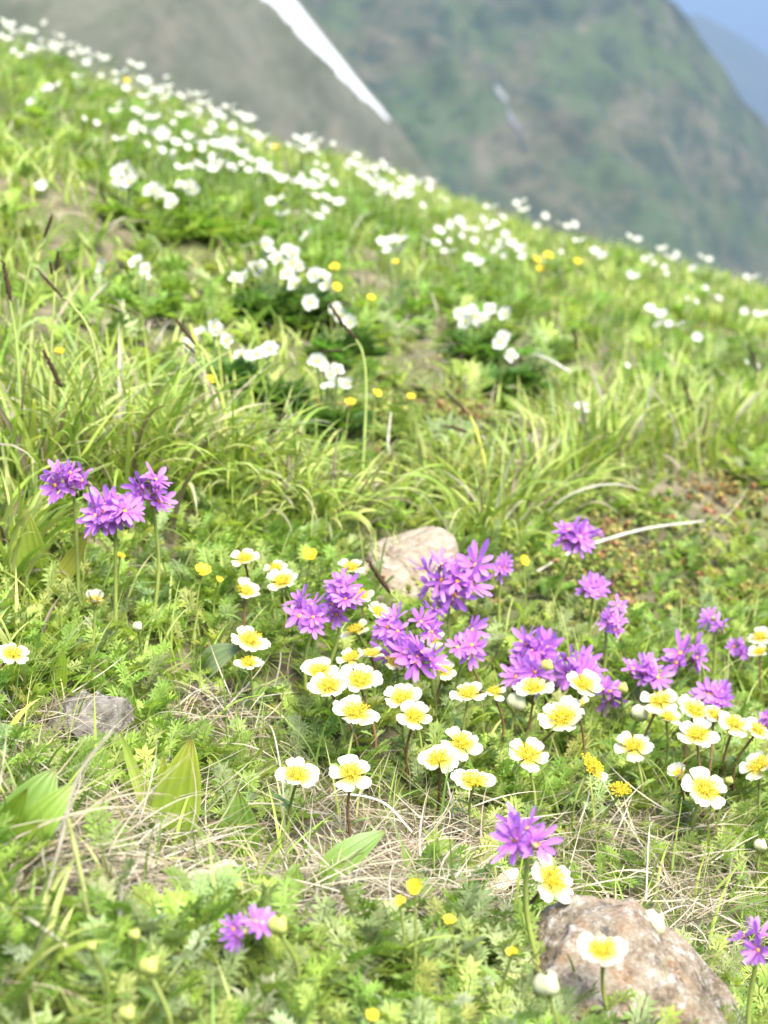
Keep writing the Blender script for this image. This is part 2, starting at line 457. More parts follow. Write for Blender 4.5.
def scatter(n, ymin, ymax, margin=1.3, power=1.0):
    """random ground points in the wedge the picture sees (a bit wider)"""
    hw = lambda q: .24 * margin * q + .27
    n = int(n * hw(ymax) / (.24 * margin * ymax + .05))
    y = ymin + (ymax - ymin) * RNG.random(n) ** power
    x = (RNG.random(n) * 2 - 1) * hw(y)
    P = np.stack([x, y, ground(x, y)], 1)
    # area weighting: keep with prob ~ width; thinner growth beyond the edges of the view
    keep = RNG.random(n) < hw(y) / hw(ymax) * np.where(np.abs(x) > .25 * y + .06, .5, 1)
    P = P[keep]
    px, py, Zd = project(P)
    return P, px, py

def make_blades(P, L, Wd, az, e0, bend, col, tipcol, S=6, twist=0.5, fold=False):
    n = len(P); s = np.linspace(0, 1, S + 1)
    e = e0[:, None] - bend[:, None] * s[None, :] ** 1.4
    seg = (L / S)[:, None]
    az2 = az[:, None] + (RNG.random(n) - .5)[:, None] * twist * s[None, :]
    dx = np.cos(e) * np.cos(az2); dy = np.cos(e) * np.sin(az2); dz = np.sin(e)
    D = np.stack([dx, dy, dz], -1)
    C = np.zeros((n, S + 1, 3)); C[:, 0] = P
    C[:, 1:] = P[:, None] + np.cumsum(D[:, :-1] * seg[..., None], 1)
    side = np.stack([-np.sin(az2), np.cos(az2), np.zeros_like(az2)], -1)
    tw = (RNG.random(n) - .5)[:, None] * 2.2
    nrm = np.cross(D, side)
    side = side * np.cos(tw)[..., None] + nrm * np.sin(tw)[..., None]
    prof = (1 - s ** 2.2) * (.65 + .35 * np.minimum(1, s * 4)) + .02
    h = side * (Wd[:, None] * .5 * prof[None, :])[..., None]
    cc = col[:, None, :] * (1 - s[None, :, None] ** 2) + tipcol[:, None, :] * s[None, :, None] ** 2
    if fold:
        up = np.cross(D, side) * (Wd[:, None] * .18 * prof[None, :])[..., None]
        V = np.stack([C - h, C + up, C + h], 2); k = 3
    else:
        V = np.stack([C - h, C + h], 2); k = 2
    cols = np.repeat(cc[:, :, None, :], k, 2)
    idx = np.arange(n * (S + 1) * k).reshape(n, S + 1, k)
    F = [np.stack([idx[:, :-1, j], idx[:, :-1, j + 1], idx[:, 1:, j + 1], idx[:, 1:, j]], -1).reshape(-1, 4) for j in range(k - 1)]
    return V.reshape(-1, 3), np.concatenate(F), cols.reshape(-1, 3)
class Big:
    def __init__(s): s.V = []; s.F = []; s.C = []; s.n = 0
    def add(s, V, F, C):
        s.V.append(V); s.F.append(F + s.n); s.C.append(C); s.n += len(V)
    def build(s, name, mat):
        by = {}
        for f in s.F: by.setdefault(f.shape[1], []).append(f)
        return mesh_np(name, np.concatenate(s.V), [np.concatenate(v) for v in by.values()], mat, np.concatenate(s.C))
def U(n, a, b): return a + (b - a) * RNG.random(n)
def pal(n, cols, jit=.15):
    c = np.array(cols)[RNG.integers(0, len(cols), n)]
    return c * (1 + (RNG.random((n, 1)) * 2 - 1) * jit) * (1 + (RNG.random((n, 3)) * 2 - 1) * jit * .4)

G_BRIGHT = [(.27, .35, .055), (.31, .375, .07), (.22, .315, .05), (.36, .40, .12)]
G_DEEP = [(.165, .25, .045), (.20, .28, .05), (.14, .215, .04)]
G_YEL = [(.42, .41, .16), (.46, .43, .18)]
STRAW_C = [(.29, .25, .17), (.35, .305, .22), (.23, .185, .115), (.15, .115, .07), (.40, .36, .28)]

SHORT_B = [(320, 420, 90, 40), (450, 440, 80, 45), (400, 360, 60, 40), (500, 380, 60, 30), (160, 300, 60, 30), (230, 400, 60, 25)]
def zone_short(px, py): return np.clip(sum(blob(px, py, *b) for b in SHORT_B), 0, 1)
big = Big()
# --- meadow grass, mid to far
P, px, py = scatter(80000, 1.45, 5.6, 1.35)
cl = fbm(P[:, 0] * 7 + 20, P[:, 1] * 7, 3)
dens = np.clip(.6 + 2.2 * (cl - .42), .4, 1) * (1 - .55 * zone_straw(px, py)) * (1 - .8 * zone_moss(px, py)) * sst(540, 470, py + 40 * (px > 560))
k = RNG.random(len(P)) < dens
P, px, py, cl = P[k], px[k], py[k], cl[k]; n = len(P)
tone = fbm(P[:, 0] * 2.3 + 7, P[:, 1] * 2.3 + 3, 3)[:, None]
col = np.where(RNG.random((n, 1)) < sst(.35, .62, tone), pal(n, G_BRIGHT), pal(n, G_DEEP + G_BRIGHT[:1]))
col = np.where(RNG.random((n, 1)) < .08, pal(n, STRAW_C), col)
tip = np.where(RNG.random((n, 1)) < .15, pal(n, G_YEL), col)
tip = np.where(RNG.random((n, 1)) < .12, pal(n, STRAW_C), tip)
big.add(*make_blades(P - [0, 0, .004], U(n, .02, .072) * (.5 + .9 * cl) * (1 - .5 * zone_short(px, py)), U(n, .0028, .0055), U(n, 0, 6.283), U(n, .9, 1.5), U(n, .1, 1.4), col, tip, 5))
# --- long arching sedge tussocks (left, behind the rock, right)
TUSS = [(40, 470, 60, 42, .15, 1.3), (130, 470, 60, 42, .15, 1.3), (210, 480, 55, 38, .14, 1.5), (285, 505, 50, 22, .12, 1.7), (325, 528, 35, 10, .11, 1.9), (500, 535, 36, 20, .14, 1.5), (455, 490, 30, 16, .10, 1.4), 
        (585, 455, 45, 30, .11, .9), (690, 450, 60, 30, .11, .8), (755, 445, 35, 30, .11, .9), (540, 500, 40, 30, .12, 1.2), (8, 560, 20, 35, .11, 1.2), (15, 700, 22, 40, .08, 1.0), (12, 985, 26, 40, .06, .8), (60, 425, 60, 30, .10, 1.2), (640, 405, 80, 20, .07, .9)]
for (cx, cy, rx, ry, ln, bd) in TUSS:
    n = int(6 * (rx * ry) ** .5) + 30
    n = int(n * .85)
    if cy > 600: n //= 4
    pts = []; 
    for i in range(n):
        b, _, _ = solve(cx + RNG.normal() * rx * .6, cy + RNG.normal() * ry * .5)
        pts.append(b)
    P = np.array(pts)
    cen = P.mean(0); az = np.arctan2(P[:, 1] - cen[1], P[:, 0] - cen[0]) + RNG.normal(size=n) * .9
    col = np.where(RNG.random((n, 1)) < .75, pal(n, G_BRIGHT), pal(n, G_DEEP)); tip = np.where(RNG.random((n, 1)) < .2, pal(n, G_YEL), col)
    tip = np.where(RNG.random((n, 1)) < .07, pal(n, STRAW_C), tip); dry = RNG.random((n, 1)) < .13; col = np.where(dry, pal(n, STRAW_C), col); tip = np.where(dry, col, tip)
    big.add(*make_blades(P - [0, 0, .005], ln * U(n, .4, 1.0), U(n, .0032, .0056), az, U(n, .9, 1.5), U(n, .3, 1.7) * bd, col, tip, 9, .6, True))
# --- thin blades standing among the leafy plants in front
P, px, py = scatter(13000, .45, 1.6, 1.4)
cl = fbm(P[:, 0] * 9 + 2, P[:, 1] * 9 + 5, 3)
k = (RNG.random(len(P)) < np.clip(.15 + 2.4 * (cl - .42), .05, .9)) & (zone_moss(px, py) < .6)
P = P[k]; n = len(P)
col = pal(n, G_BRIGHT + G_DEEP); tip = np.where(RNG.random((n, 1)) < .3, pal(n, G_YEL), col)
big.add(*make_blades(P - [0, 0, .004], U(n, .025, .07), U(n, .0010, .0024), U(n, 0, 6.283), U(n, .7, 1.5), U(n, .1, 1.5), col, tip, 7, .5, True))
tag(obj('meadow_grass', big.build('meadow_grass', M_GRASS)), 'green meadow grass over the whole slope', 'grass', kind='stuff')

# --- straw and dead grass
big = Big()
P, px, py = scatter(60000, .45, 4.8, 1.4)
zs = zone_straw(px, py)
k = RNG.random(len(P)) < np.clip(zs * 1.2, 0, 1) * (1 - .5 * blob(px, py, 270, 895, 60, 30)) * np.where(P[:, 1] < 1.5, 1, .7) + np.where(P[:, 1] < 1.5, .05, .10)
P, zs = P[k], zs[k]; n = len(P); lf = U(n, 0, .02)
big.add(*make_blades(P + np.stack([0 * lf, 0 * lf, lf * zs], 1), U(n, .025, .085), U(n, .0006, .0016), U(n, 0, 6.283), U(n, -.05, .7) , U(n, -.2, 1.3), pal(n, STRAW_C), pal(n, STRAW_C), 6, 2.0))
P, px, py = scatter(42000, .45, 1.3, 1.4)
zs = zone_straw(px, py); k = RNG.random(len(P)) < np.clip(zs * 1.1, 0, 1) + .03
P, zs = P[k], zs[k]; n = len(P); lf = U(n, 0, .022)
big.add(*make_blades(P + np.stack([0 * lf, 0 * lf, lf * zs], 1), U(n, .02, .075), U(n, .0004, .0011), U(n, 0, 6.283), U(n, -.1, .6), U(n, -.6, 1.8), pal(n, STRAW_C), pal(n, STRAW_C), 7, 2.4))
tag(obj('dead_grass', big.build('dead_grass', M_STRAW)), 'pale dead grass matted between the green plants', 'dead grass', kind='stuff')

# --- leafy ground cover
def leaflet(mb, base, dirv, nrm, ln, wd, c, teeth=5):
    d = dirv / np.linalg.norm(dirv); s = np.cross(nrm, d); s /= np.linalg.norm(s); nn = np.cross(d, s)
    prof = [(0, .0), (.3, .38), (.42, .62), (.52, .5), (.66, .95), (.72, .62), (.95, .55), (.88, .26), (1.06, 0)]
    pts = [base]; 
    L_ = [base + d * ln * a - s * wd * .5 * b + nn * (abs(b) * wd * .22 - .25 * ln * a * a) for a, b in prof[1:-1]]
    T_ = [base + d * ln * prof[-1][0] - nn * .25 * ln]
    R_ = [base + d * ln * a + s * wd * .5 * b + nn * (abs(b) * wd * .22 - .25 * ln * a * a) for a, b in prof[1:-1]][::-1]
    mid = base + d * ln * .5 - nn * .07 * ln
    V = [mid, base] + L_ + T_ + R_
    n = len(V) - 1
    F = [(0, 1 + i, 1 + (i + 1) % n) for i in range(n)]
    mb.add(V, F, c)
def lobe(mb, b, d, up, ln, wd, c):
    d = d / np.linalg.norm(d); sd_ = np.cross(up, d); sd_ = sd_ / np.linalg.norm(sd_)
    n_ = np.cross(d, sd_)
    mb.add([b, b + d * ln * .55 - sd_ * wd * .5 + n_ * wd * .15, b + d * ln - n_ * ln * .12, b + d * ln * .55 + sd_ * wd * .5 + n_ * wd * .15], [(0, 3, 2, 1)], c)
def cut_leaflet(mb, b, d, up, ln, rng, n=3, wk=.25):
    d = d / np.linalg.norm(d); sd_ = np.cross(up, d); sd_ = sd_ / np.linalg.norm(sd_); c = (.82 + .36 * rng.random(),) * 3
    for k in range(n):
        t = (k - (n - 1) / 2) * .72
        dd = d * math.cos(t) + sd_ * math.sin(t) + up * (.35 * rng.random() - .05)
        lobe(mb, b + d * ln * .15 * (n > 1), dd, up, ln * (1 - .25 * abs(t)) * (.85 + .3 * rng.random()), ln * wk, c)
def avens_leaf(rng):
    mb = MB(); npair = 6
    path = lambda t: np.array([.05 * math.sin(t * 3), t, .40 * t - .36 * t * t])
    V, F = tube([path(t) for t in np.linspace(0, 1, 4)], np.linspace(.016, .007, 4), 3); mb.add(V, F, (1.05, 1.05, .9))
    up = np.array([0, 0, 1.0])
    for i in range(npair):
        t = .22 + .68 * i / (npair - 1); sz = .20 + .10 * i / (npair - 1)
        for sgn in (-1, 1):
            cut_leaflet(mb, path(t), np.array([sgn * 1.0, .7 + rng.random() * .5, .5 * rng.random()]), up, sz * (.8 + .4 * rng.random()), rng)
    cut_leaflet(mb, path(.93), np.array([.05, 1, -.1]), up, .26, rng, 3)
    return mb.arrays()
def palm_leaf(rng, lobes=7):
    mb = MB(); up = np.array([0, 0, 1.0])
    for i in range(lobes):
        a = (i / (lobes - 1) - .5) * 4.0
        cut_leaflet(mb, np.array([0, .25, 0]), np.array([math.sin(a), math.cos(a), .15]), up, .52 * (1 - .12 * abs(a) / 2), rng)
    V, F = tube([(0, -.25, -.3), (0, 0, -.06), (0, .27, 0)], [.02, .018, .015], 3); mb.add(V, F, (1, 1, .8))
    return mb.arrays()
LRNG = np.random.default_rng(21)
AV_T = [avens_leaf(LRNG) for _ in range(4)]
PA_T = [palm_leaf(LRNG) for _ in range(3)]

def place_templates(big, temps, P, az, pitch, roll, sc, col):
    n = len(P); pick = RNG.integers(0, len(temps), n)
    for ti, (V, F, C) in enumerate(temps):
        m = pick == ti
        if not m.any(): continue
        a, p, r, s = az[m] - math.pi / 2, pitch[m], roll[m], sc[m]
        ca, sa, cp, sp, cr, sr = np.cos(a), np.sin(a), np.cos(p), np.sin(p), np.cos(r), np.sin(r)
        z0 = np.zeros_like(a); o1 = np.ones_like(a)
        Rz = np.stack([ca, -sa, z0, sa, ca, z0, z0, z0, o1], -1).reshape(-1, 3, 3)
        Rx = np.stack([o1, z0, z0, z0, cp, -sp, z0, sp, cp], -1).reshape(-1, 3, 3)
        Ry = np.stack([cr, z0, sr, z0, o1, z0, -sr, z0, cr], -1).reshape(-1, 3, 3)
        M = (Rz @ Rx @ Ry) * s[:, None, None]
        VV = np.einsum('nij,vj->nvi', M, V) + P[m][:, None, :]
        CC = col[m][:, None, :] * C[None]
        nv = len(V); off = (np.arange(m.sum()) * nv)[:, None, None]
        for k_, f in enumerate(F):
            FF = (f[None] + off).reshape(-1, f.shape[1])
            if k_ == 0: big.V.append(VV.reshape(-1, 3)); big.C.append(CC.reshape(-1, 3))
            big.F.append(FF + big.n)
        big.n += nv * int(m.sum())
LEAF_C = [(.24, .335, .065), (.28, .37, .075), (.19, .29, .055), (.34, .40, .11), (.25, .32, .13)]
big = Big()
def rosettes(n, y0, y1, fn, nl, scl, cols, temps, margin=1.35, pit=(.15, 1.15)):
    P, px, py = scatter(n, y0, y1, margin)
    k = RNG.random(len(P)) < fn(P, px, py); P = P[k]
    tone = pal(len(P), cols, .2)
    for j in range(nl):
        m = RNG.random(len(P)) < .85
        Q = P[m] + np.stack([U(m.sum(), -.008, .008), U(m.sum(), -.008, .008), U(m.sum(), -.004, .008)], 1); nn = len(Q)
        place_templates(big, temps, Q, U(nn, 0, 6.283), U(nn, *pit), U(nn, -.35, .35), U(nn, *scl), tone[m] * U(nn, .8, 1.2)[:, None])
def f_leafy(P, px, py):
    d = sst(475, 560, py) * (1 - .9 * zone_straw(px, py)) * (1 - .85 * zone_moss(px, py))
    c = fbm(P[:, 0] * 8 + 31, P[:, 1] * 8 + 2, 3); d = d * (1 - .95 * zone_rock(px, py))
    return d * np.clip(.6 + 3 * (c - .42), .32, 1)
rosettes(9000, .45, 1.75, f_leafy, 7, (.014, .029), LEAF_C, AV_T)
def f_front(P, px, py): return sst(925, 985, py) * .75 * (1 - .9 * sst(500, 600, px))
rosettes(1900, .4, .85, f_front, 6, (.013, .026), [(.31, .37, .15), (.27, .34, .11), (.38, .42, .26)], PA_T + AV_T[:2], 1.5)
def f_far(P, px, py):
    c = fbm(P[:, 0] * 4 + 3, P[:, 1] * 4 + 22, 3)
    return (py < 520) * np.clip(3.2 * (c - .46), .05, .6) + .5 * zone_short(px, py)
rosettes(6500, 1.5, 5.0, f_far, 5, (.025, .05), LEAF_C, PA_T + AV_T[:1])
tag(obj('leafy_ground_cover', big.build('leafy_ground_cover', M_LEAF)), 'low green cut-leaved ground cover under the flowers', 'ground cover', kind='stuff')

# --- cushion of crowberry-like shoots
mb = MB()
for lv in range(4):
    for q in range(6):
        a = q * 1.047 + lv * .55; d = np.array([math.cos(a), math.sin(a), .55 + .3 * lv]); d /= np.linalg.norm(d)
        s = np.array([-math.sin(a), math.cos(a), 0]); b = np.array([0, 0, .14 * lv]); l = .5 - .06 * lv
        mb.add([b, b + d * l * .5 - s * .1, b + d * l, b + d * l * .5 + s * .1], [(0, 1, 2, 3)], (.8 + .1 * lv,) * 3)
SHOOT = [mb.arrays()]
big = Big()
P, px, py = scatter(36000, 1.05, 2.4, 1.35)
zm = zone_moss(px, py); c = fbm(P[:, 0] * 14, P[:, 1] * 14, 3)
k = RNG.random(len(P)) < np.clip(zm * 1.3, .0, 1) * np.clip(.85 + 3 * (c - .45), .4, 1)
P, c = P[k], c[k]; n = len(P)
warm = fbm(P[:, 0] * 18 + 9, P[:, 1] * 18 + 1, 2)[:, None]
col = np.where(RNG.random((n, 1)) < sst(.5, .7, warm) * .6, pal(n, [(.32, .24, .09), (.32, .18, .09), (.36, .31, .11)]), pal(n, [(.20, .26, .06), (.25, .29, .07), (.15, .20, .05), (.32, .32, .10)]))
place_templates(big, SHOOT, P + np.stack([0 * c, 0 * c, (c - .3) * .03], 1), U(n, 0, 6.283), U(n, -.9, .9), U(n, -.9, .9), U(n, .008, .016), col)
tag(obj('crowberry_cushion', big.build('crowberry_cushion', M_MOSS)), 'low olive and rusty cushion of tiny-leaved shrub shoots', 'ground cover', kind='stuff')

# ================================================================== THINGS
TO_CAM = np.array([0, -1.0, 0])
# ---- alpine avens
def petal_mesh(name, mat, cbase, ctip, wd=.98, cup=.32, notch=.06, seed=0):
    r = np.random.default_rng(seed); w1, w2, w3 = r.random(3)
    def fn(u, v):
        s = (v - .5) * 2
        wprof = wd * .5 * (math.sin(min(1, u * 1.02) * math.pi * .62 + .12) ** 1.15) * (1 if u < .8 else math.sqrt(max(0, 1 - ((u - .8) / .22) ** 2)) * .999 + .001)
        y = u * (1 - notch * (1 - abs(s)) * (u > .9)) - .06 * s * s * u
        z = cup * u * u * .9 + .12 * s * s * wprof + .055 * math.sin(s * 4 + w1 * 6) * u * u + .04 * math.sin(u * 6 + w2 * 6) * s - .10 * max(0, u - .6)
        return (s * wprof, .1 + .9 * y, z)
    V, F = sheet(9, 7, fn)
    t = np.repeat(np.linspace(0, 1, 9), 7)[:, None]; k = sst(.1, .75, t)
    C = np.array(cbase) * (1 - k) + np.array(ctip) * k
    return mesh_np(name, V, F, mat, C)
PET = [petal_mesh('petal', M_WHITE, (.52, .42, .06), (.445, .435, .335), .76 + .08 * i, .08 + .08 * i, .10, i) for i in range(3)]
PETY = petal_mesh('petal', M_YEL, (.66, .42, .02), (.74, .56, .04), .84, .38, .12, 9)
PETA = [petal_mesh('petal', M_WHITE, (.40, .44, .28), (.46, .46, .40), .8, .2 + .1 * i, .0, 20 + i) for i in range(2)]
def stamens_mesh(name, n, spread, hgt, seed, c1=(.78, .50, .025), c2=(.82, .62, .10), head=.036, core=(.62, .56, .10)):
    mb = MB(); r = np.random.default_rng(seed)
    V, F = ball((0, 0, .05), .17, 8, 4, .9); mb.add(V, F, core)
    for i in range(n):
        t = (i + .5) / n; rr = spread * math.sqrt(t) * (.85 + .3 * r.random()); a = i * 2.39996 + r.random() * .3
        h = hgt * (1 - .4 * t) * (.6 + .75 * r.random())
        tip = np.array([rr * math.cos(a), rr * math.sin(a), h + .05]); b = np.array([.13 * math.cos(a), .13 * math.sin(a), .05])
        V, F = tube([b, (b + tip) / 2 + [0, 0, .05], tip], [.012, .011, .01], 3); mb.add(V, F, c2)
        V, F = ball(tip, head * (.8 + .5 * r.random()), 5, 3, .75); mb.add(V, F, np.array(c1) * (.85 + .3 * r.random()))
    return mb.mesh(name, M_YEL)
STA = [stamens_mesh('stamens', 76, .54, .32, s, (.74, .53, .02), (.72, .60, .08), .034, (.62, .51, .07)) for s in (1, 2)]
STA_DENSE = stamens_mesh('stamens', 110, .66, .44, 5, (.74, .56, .02), (.74, .62, .08), .042, (.6, .5, .08))
STA_SM = stamens_mesh('stamens', 22, .30, .2, 6, (.78, .52, .03), (.8, .6, .05), .05)
STA_AN = stamens_mesh('stamens', 24, .24, .14, 8, (.70, .60, .16), (.7, .7, .3), .035, (.4, .5, .08))
def calyx_mesh(name, col, r0=.14, ln=.42):
    mb = MB(); V, F = ball((0, 0, -.05), r0, 8, 4, .8); mb.add(V, F, col)
    for i in range(5):
        a = i * 1.2566 + .63; d = np.array([math.cos(a), math.sin(a), -.08]); s = np.array([-math.sin(a), math.cos(a), 0]); b = np.array([0, 0, -.06])
        mb.add([b + d * .08 - s * .08, b + d * ln * .6 - s * .09, b + d * ln + [0, 0, .05], b + d * ln * .6 + s * .09, b + d * .08 + s * .08], [(0, 1, 3, 4)], col)
        mb.add([b + d * ln * .6 - s * .09, b + d * ln + [0, 0, .05], b + d * ln * .6 + s * .09], [(0, 1, 2)], col)
    return mb.mesh(name, M_STEM)
CALYX = calyx_mesh('flower_head', (.16, .20, .05))
def stem_mesh(head, n_bracts, r0, r1, col, rng, bend=.012, bract=(.13, .19, .04), root=None):
    """local coordinates: base at origin, head relative to it"""
    mb = MB(); head = np.asarray(head, float); L_ = np.linalg.norm(head)
    off = np.array([rng.normal() * bend, rng.normal() * bend, 0])
    path = smooth_path([np.array([0, 0, -.01]) if root is None else root, head * .5 + off, head], 6)
    V, F = tube(path, np.linspace(r0, r1, len(path)), 6); mb.add(V, F, col)
    for i in range(n_bracts):
        t = .25 + .45 * rng.random(); p = path[int(t * (len(path) - 1))]; a = rng.random() * 6.28
        leaflet(mb, p, np.array([math.cos(a), math.sin(a), .7]), np.array([0, 0, 1.0]) + .01, .012 * (.7 + .6 * rng.random()), .006, bract)
    return mb.mesh('stem', M_STEM), path[-1] - path[-2]
PR = np.random.default_rng(77)
def flower_at(parent, kind, loc, axis, size, spin, npet=5, petals=None, stam=None, missing=(), close=0.0, petal_parts=True):
    """a flower head (receptacle) with its petals and stamens as sub-parts"""
    h = obj('flower_head', CALYX, parent, loc, euler_of(rot_to(axis, spin)), size)
    for i in range(npet):
        if i in missing: continue
        me = petals[int(PR.integers(0, len(petals)))]
        o = obj('petal', me, h)
        a = i * 2 * math.pi / npet + PR.normal() * .08
        o.rotation_euler = (close + PR.normal() * .17 + .10, PR.normal() * .06, a)
        s = .94 + .12 * PR.random(); o.scale = (s * (1 + PR.normal() * .04), s, s); o.location = (0, 0, .012 * (i % 2))
    if stam is not None: obj('stamens', stam, h, (0, 0, .0), (0, 0, PR.random() * 6))
    return h
STEM_RED = (.15, .085, .04); STEM_GRN = (.19, .22, .05)
# (px, py, width px, tilt to camera deg, sideways lean deg, petals present, label)
AV = [
 (245, 560, 31, 34, 0, (), 'small white avens topmost at the left edge of the flower group, below the arching grass'),
 (245, 593, 31, 20, 18, (1,), 'small white avens seen edge on, above the two stacked at left'),
 (250, 642, 42, 24, 4, (), 'large white avens with orange-yellow centre, upper of the close pair left of the purple clusters'),
 (249, 664, 30, 20, 0, (0,), 'small yellowish avens tucked right under the large one at left'),
 (12, 655, 36, 30, 12, (), 'white avens cut by the left edge of the picture'),
 (283, 583, 36, 30, -10, (), 'white avens with broad pale petals behind the left purple cluster'),
 (276, 569, 25, 30, 0, (1, 2), 'small yellow-centred avens just behind the broad pale one'),
 (351, 569, 30, 20, 10, (2,), 'white avens peeping over the top of the left purple cluster'),
 (361, 596, 26, 35, 10, (0,), 'pale avens half hidden behind the right side of the left purple cluster'),
 (378, 613, 27, 40, 20, (), 'lemon-white avens between the two upright purple clusters'),
 (356, 632, 34, 5, -25, (3,), 'creamy half-folded avens leaning under the left purple cluster'),
 (371, 656, 30, 0, 0, (), 'cream cup-shaped avens below the half-folded one'),
 (352, 659, 30, 26, -10, (1,), 'yellow-centred avens left of the cream cup'),
 (392, 662, 26, 35, 20, (2,), 'small avens half covered by the middle purple flowers'),
 (319, 674, 40, 28, 0, (), 'white avens at the back of the trio left of centre'),
 (329, 688, 44, 30, -8, (), 'white avens at the lower left of the trio left of centre'),
 (360, 683, 46, 32, 6, (), 'white avens with dense orange stamens at the right of the trio'),
 (356, 715, 50, 28, 0, (), 'wide white avens with deep yellow centre alone in front of the trio'),
 (402, 700, 42, 44, -6, (), 'round white avens facing the viewer, upper of the overlapping pair at centre'),
 (414, 718, 38, 42, 14, (), 'white avens overlapping in front of the round one at centre'),
 (468, 695, 37, 22, 4, (), 'white avens right of centre below the right purple florets'),
 (444, 672, 26, 38, 10, (0,), 'lemon-yellow avens under the middle purple florets'),
 (434, 640, 27, 30, -10, (2,), 'white avens behind the middle purple florets'),
 (467, 655, 24, 28, 0, (1,), 'white avens almost covered by the right purple florets'),
 (494, 693, 26, 25, 0, (3, 4), 'ragged yellowish avens between two white ones'),
 (439, 761, 42, 34, -8, (), 'white avens at lower centre, left of the close three'),
 (461, 745, 44, 34, 12, (), 'white avens at lower centre, rearmost of the close three'),
 (473, 784, 48, 24, 6, (1,), 'white avens at lower centre, nearest of the close three'),
 (297, 778, 46, 28, -4, (), 'white avens over the straw, left of the lower pair'),
 (351, 775, 43, 36, 4, (), 'white avens with square spread petals, right of the lower pair'),
 (534, 689, 42, 32, 0, (), 'white avens just below the large purple mass'),
 (582, 686, 40, 34, 8, (), 'white avens under the right half of the large purple mass'),
 (562, 720, 50, 36, -6, (), 'large white avens in front of the large purple mass'),
 (577, 707, 30, 10, -10, (0, 2), 'pale avens hidden behind the large one in front of the purple mass'),
 (660, 702, 38, 34, -6, (), 'white avens at the left end of the row on the right'),
 (667, 719, 32, 16, 10, (2,), 'pale avens hidden under the left end of the row on the right'),
 (694, 712, 40, 30, 6, (), 'white avens second in the row on the right'),
 (714, 716, 32, 30, 14, (0,), 'white avens third in the row on the right'),
 (734, 725, 36, 28, 12, (), 'white avens fourth in the row on the right'),
 (757, 731, 32, 24, 16, (), 'white avens at the right end of the row by the picture edge'),
 (697, 737, 42, 24, 4, (), 'white avens in front of the row on the right'),
 (634, 748, 40, 32, -4, (), 'cup-like white avens alone between the large one and the row'),
 (527, 757, 46, 34, 8, (), 'white avens right of the close three at lower centre'),
 (704, 791, 50, 50, 18, (), 'large white avens turned to the viewer with a long yellow centre'),
 (760, 768, 42, 14, -30, (), 'cream cup-shaped avens cut by the right edge of the picture'),
 (760, 638, 26, 20, -14, (), 'pale avens at the right edge, upper of two'),
 (760, 653, 24, 16, -10, (0,), 'pale avens at the right edge, lower of two'),
 (550, 881, 54, 40, 42, (), 'white avens tipped to the right above the front rock'),
 (603, 952, 52, 22, -6, (), 'blurred cup-shaped white avens in front of the rock'),
]
def make_avens(px, py, wpx, tilt, lean, missing, label, H=.052, dense=False, close=0.0, pet=PET, npet=5):
    if py > 900: H = .05
    elif 680 < py < 740: H = .064
    base, P, Zd = solve(px, py, H)
    size = np.clip(1.06 * wpx * Zd / F_PX / 2, .008, .019)
    rz = random.uniform(-.3, .3)
    t = R(tilt * .6 + 2); l = R(lean)
    ax = np.array([math.sin(l) * math.cos(t * .5) + PR.normal() * .08, -math.sin(t), math.cos(t) * math.cos(l)]); ax /= np.linalg.norm(ax)
    off = np.array([PR.normal() * .012 - ax[0] * .02, PR.normal() * .012 + .008, 0])
    root = base + off; root[2] = float(ground(root[0], root[1]))
    t_ = tag(empty('alpine_avens', root), label, 'flower', 'white alpine avens with yellow centres')
    rel = P - root
    me, _ = stem_mesh(rel - ax * size * .1, 3, .0011, .0009, np.array(STEM_RED if PR.random() < .6 else STEM_GRN), PR, .006)
    obj('stem', me, t_)
    flower_at(t_, 'avens', rel, ax, size, PR.random() * 6, npet, pet, STA_DENSE if dense else STA[int(PR.integers(0, 2))], missing, close)
    return t_
for a in AV: make_avens(*a)
make_avens(588, 770, 42, 26, 30, (0, 1, 2), 'avens with bushy yellow stamens and only two white petals left', dense=True)
make_avens(620, 793, 32, 30, 8, (0, 1, 2, 3, 4), 'avens without petals, a bare ball of yellow stamens', dense=True)
make_avens(95, 603, 28, 30, 8, (), 'white half-open avens below the three left purple flowers', close=.75)
make_avens(679, 776, 28, 20, -18, (), 'white half-closed avens beside the one turned to the viewer', close=.65)
# avens buds
def bud_mesh(name, pc, gc):
    mb = MB()
    def fn(u, v):
        a = v * 2 * math.pi; r = .5 * math.sin(min(1, u * 1.0) * math.pi * .86 + .25) ** .8; r *= 1 + .16 * math.cos(3 * a + u * 2.5)
        return (r * math.cos(a), r * math.sin(a), 1.05 * u - .1)
    V, F = sheet(9, 16, fn); mb.add(V, F, pc)
    me = mb.mesh(name, M_WHITE); return me
BUD = bud_mesh('bud', (.52, .51, .32), None); BUDG = bud_mesh('bud', (.42, .45, .12), None)
def sepal_cup():
    mb = MB()
    def fn(u, v):
        a = v * 2 * math.pi; r = .53 * math.sin(min(1, u * .55) * math.pi * .86 + .25) ** .8; lim = .62 + .25 * math.cos(5 * a)
        return (r * math.cos(a), r * math.sin(a), 1.05 * u * .6 * lim - .13)
    V, F = sheet(6, 26, fn); mb.add(V, F, (.22, .25, .06)); return mb.mesh('sepals', M_STEM)
SEP = sepal_cup()
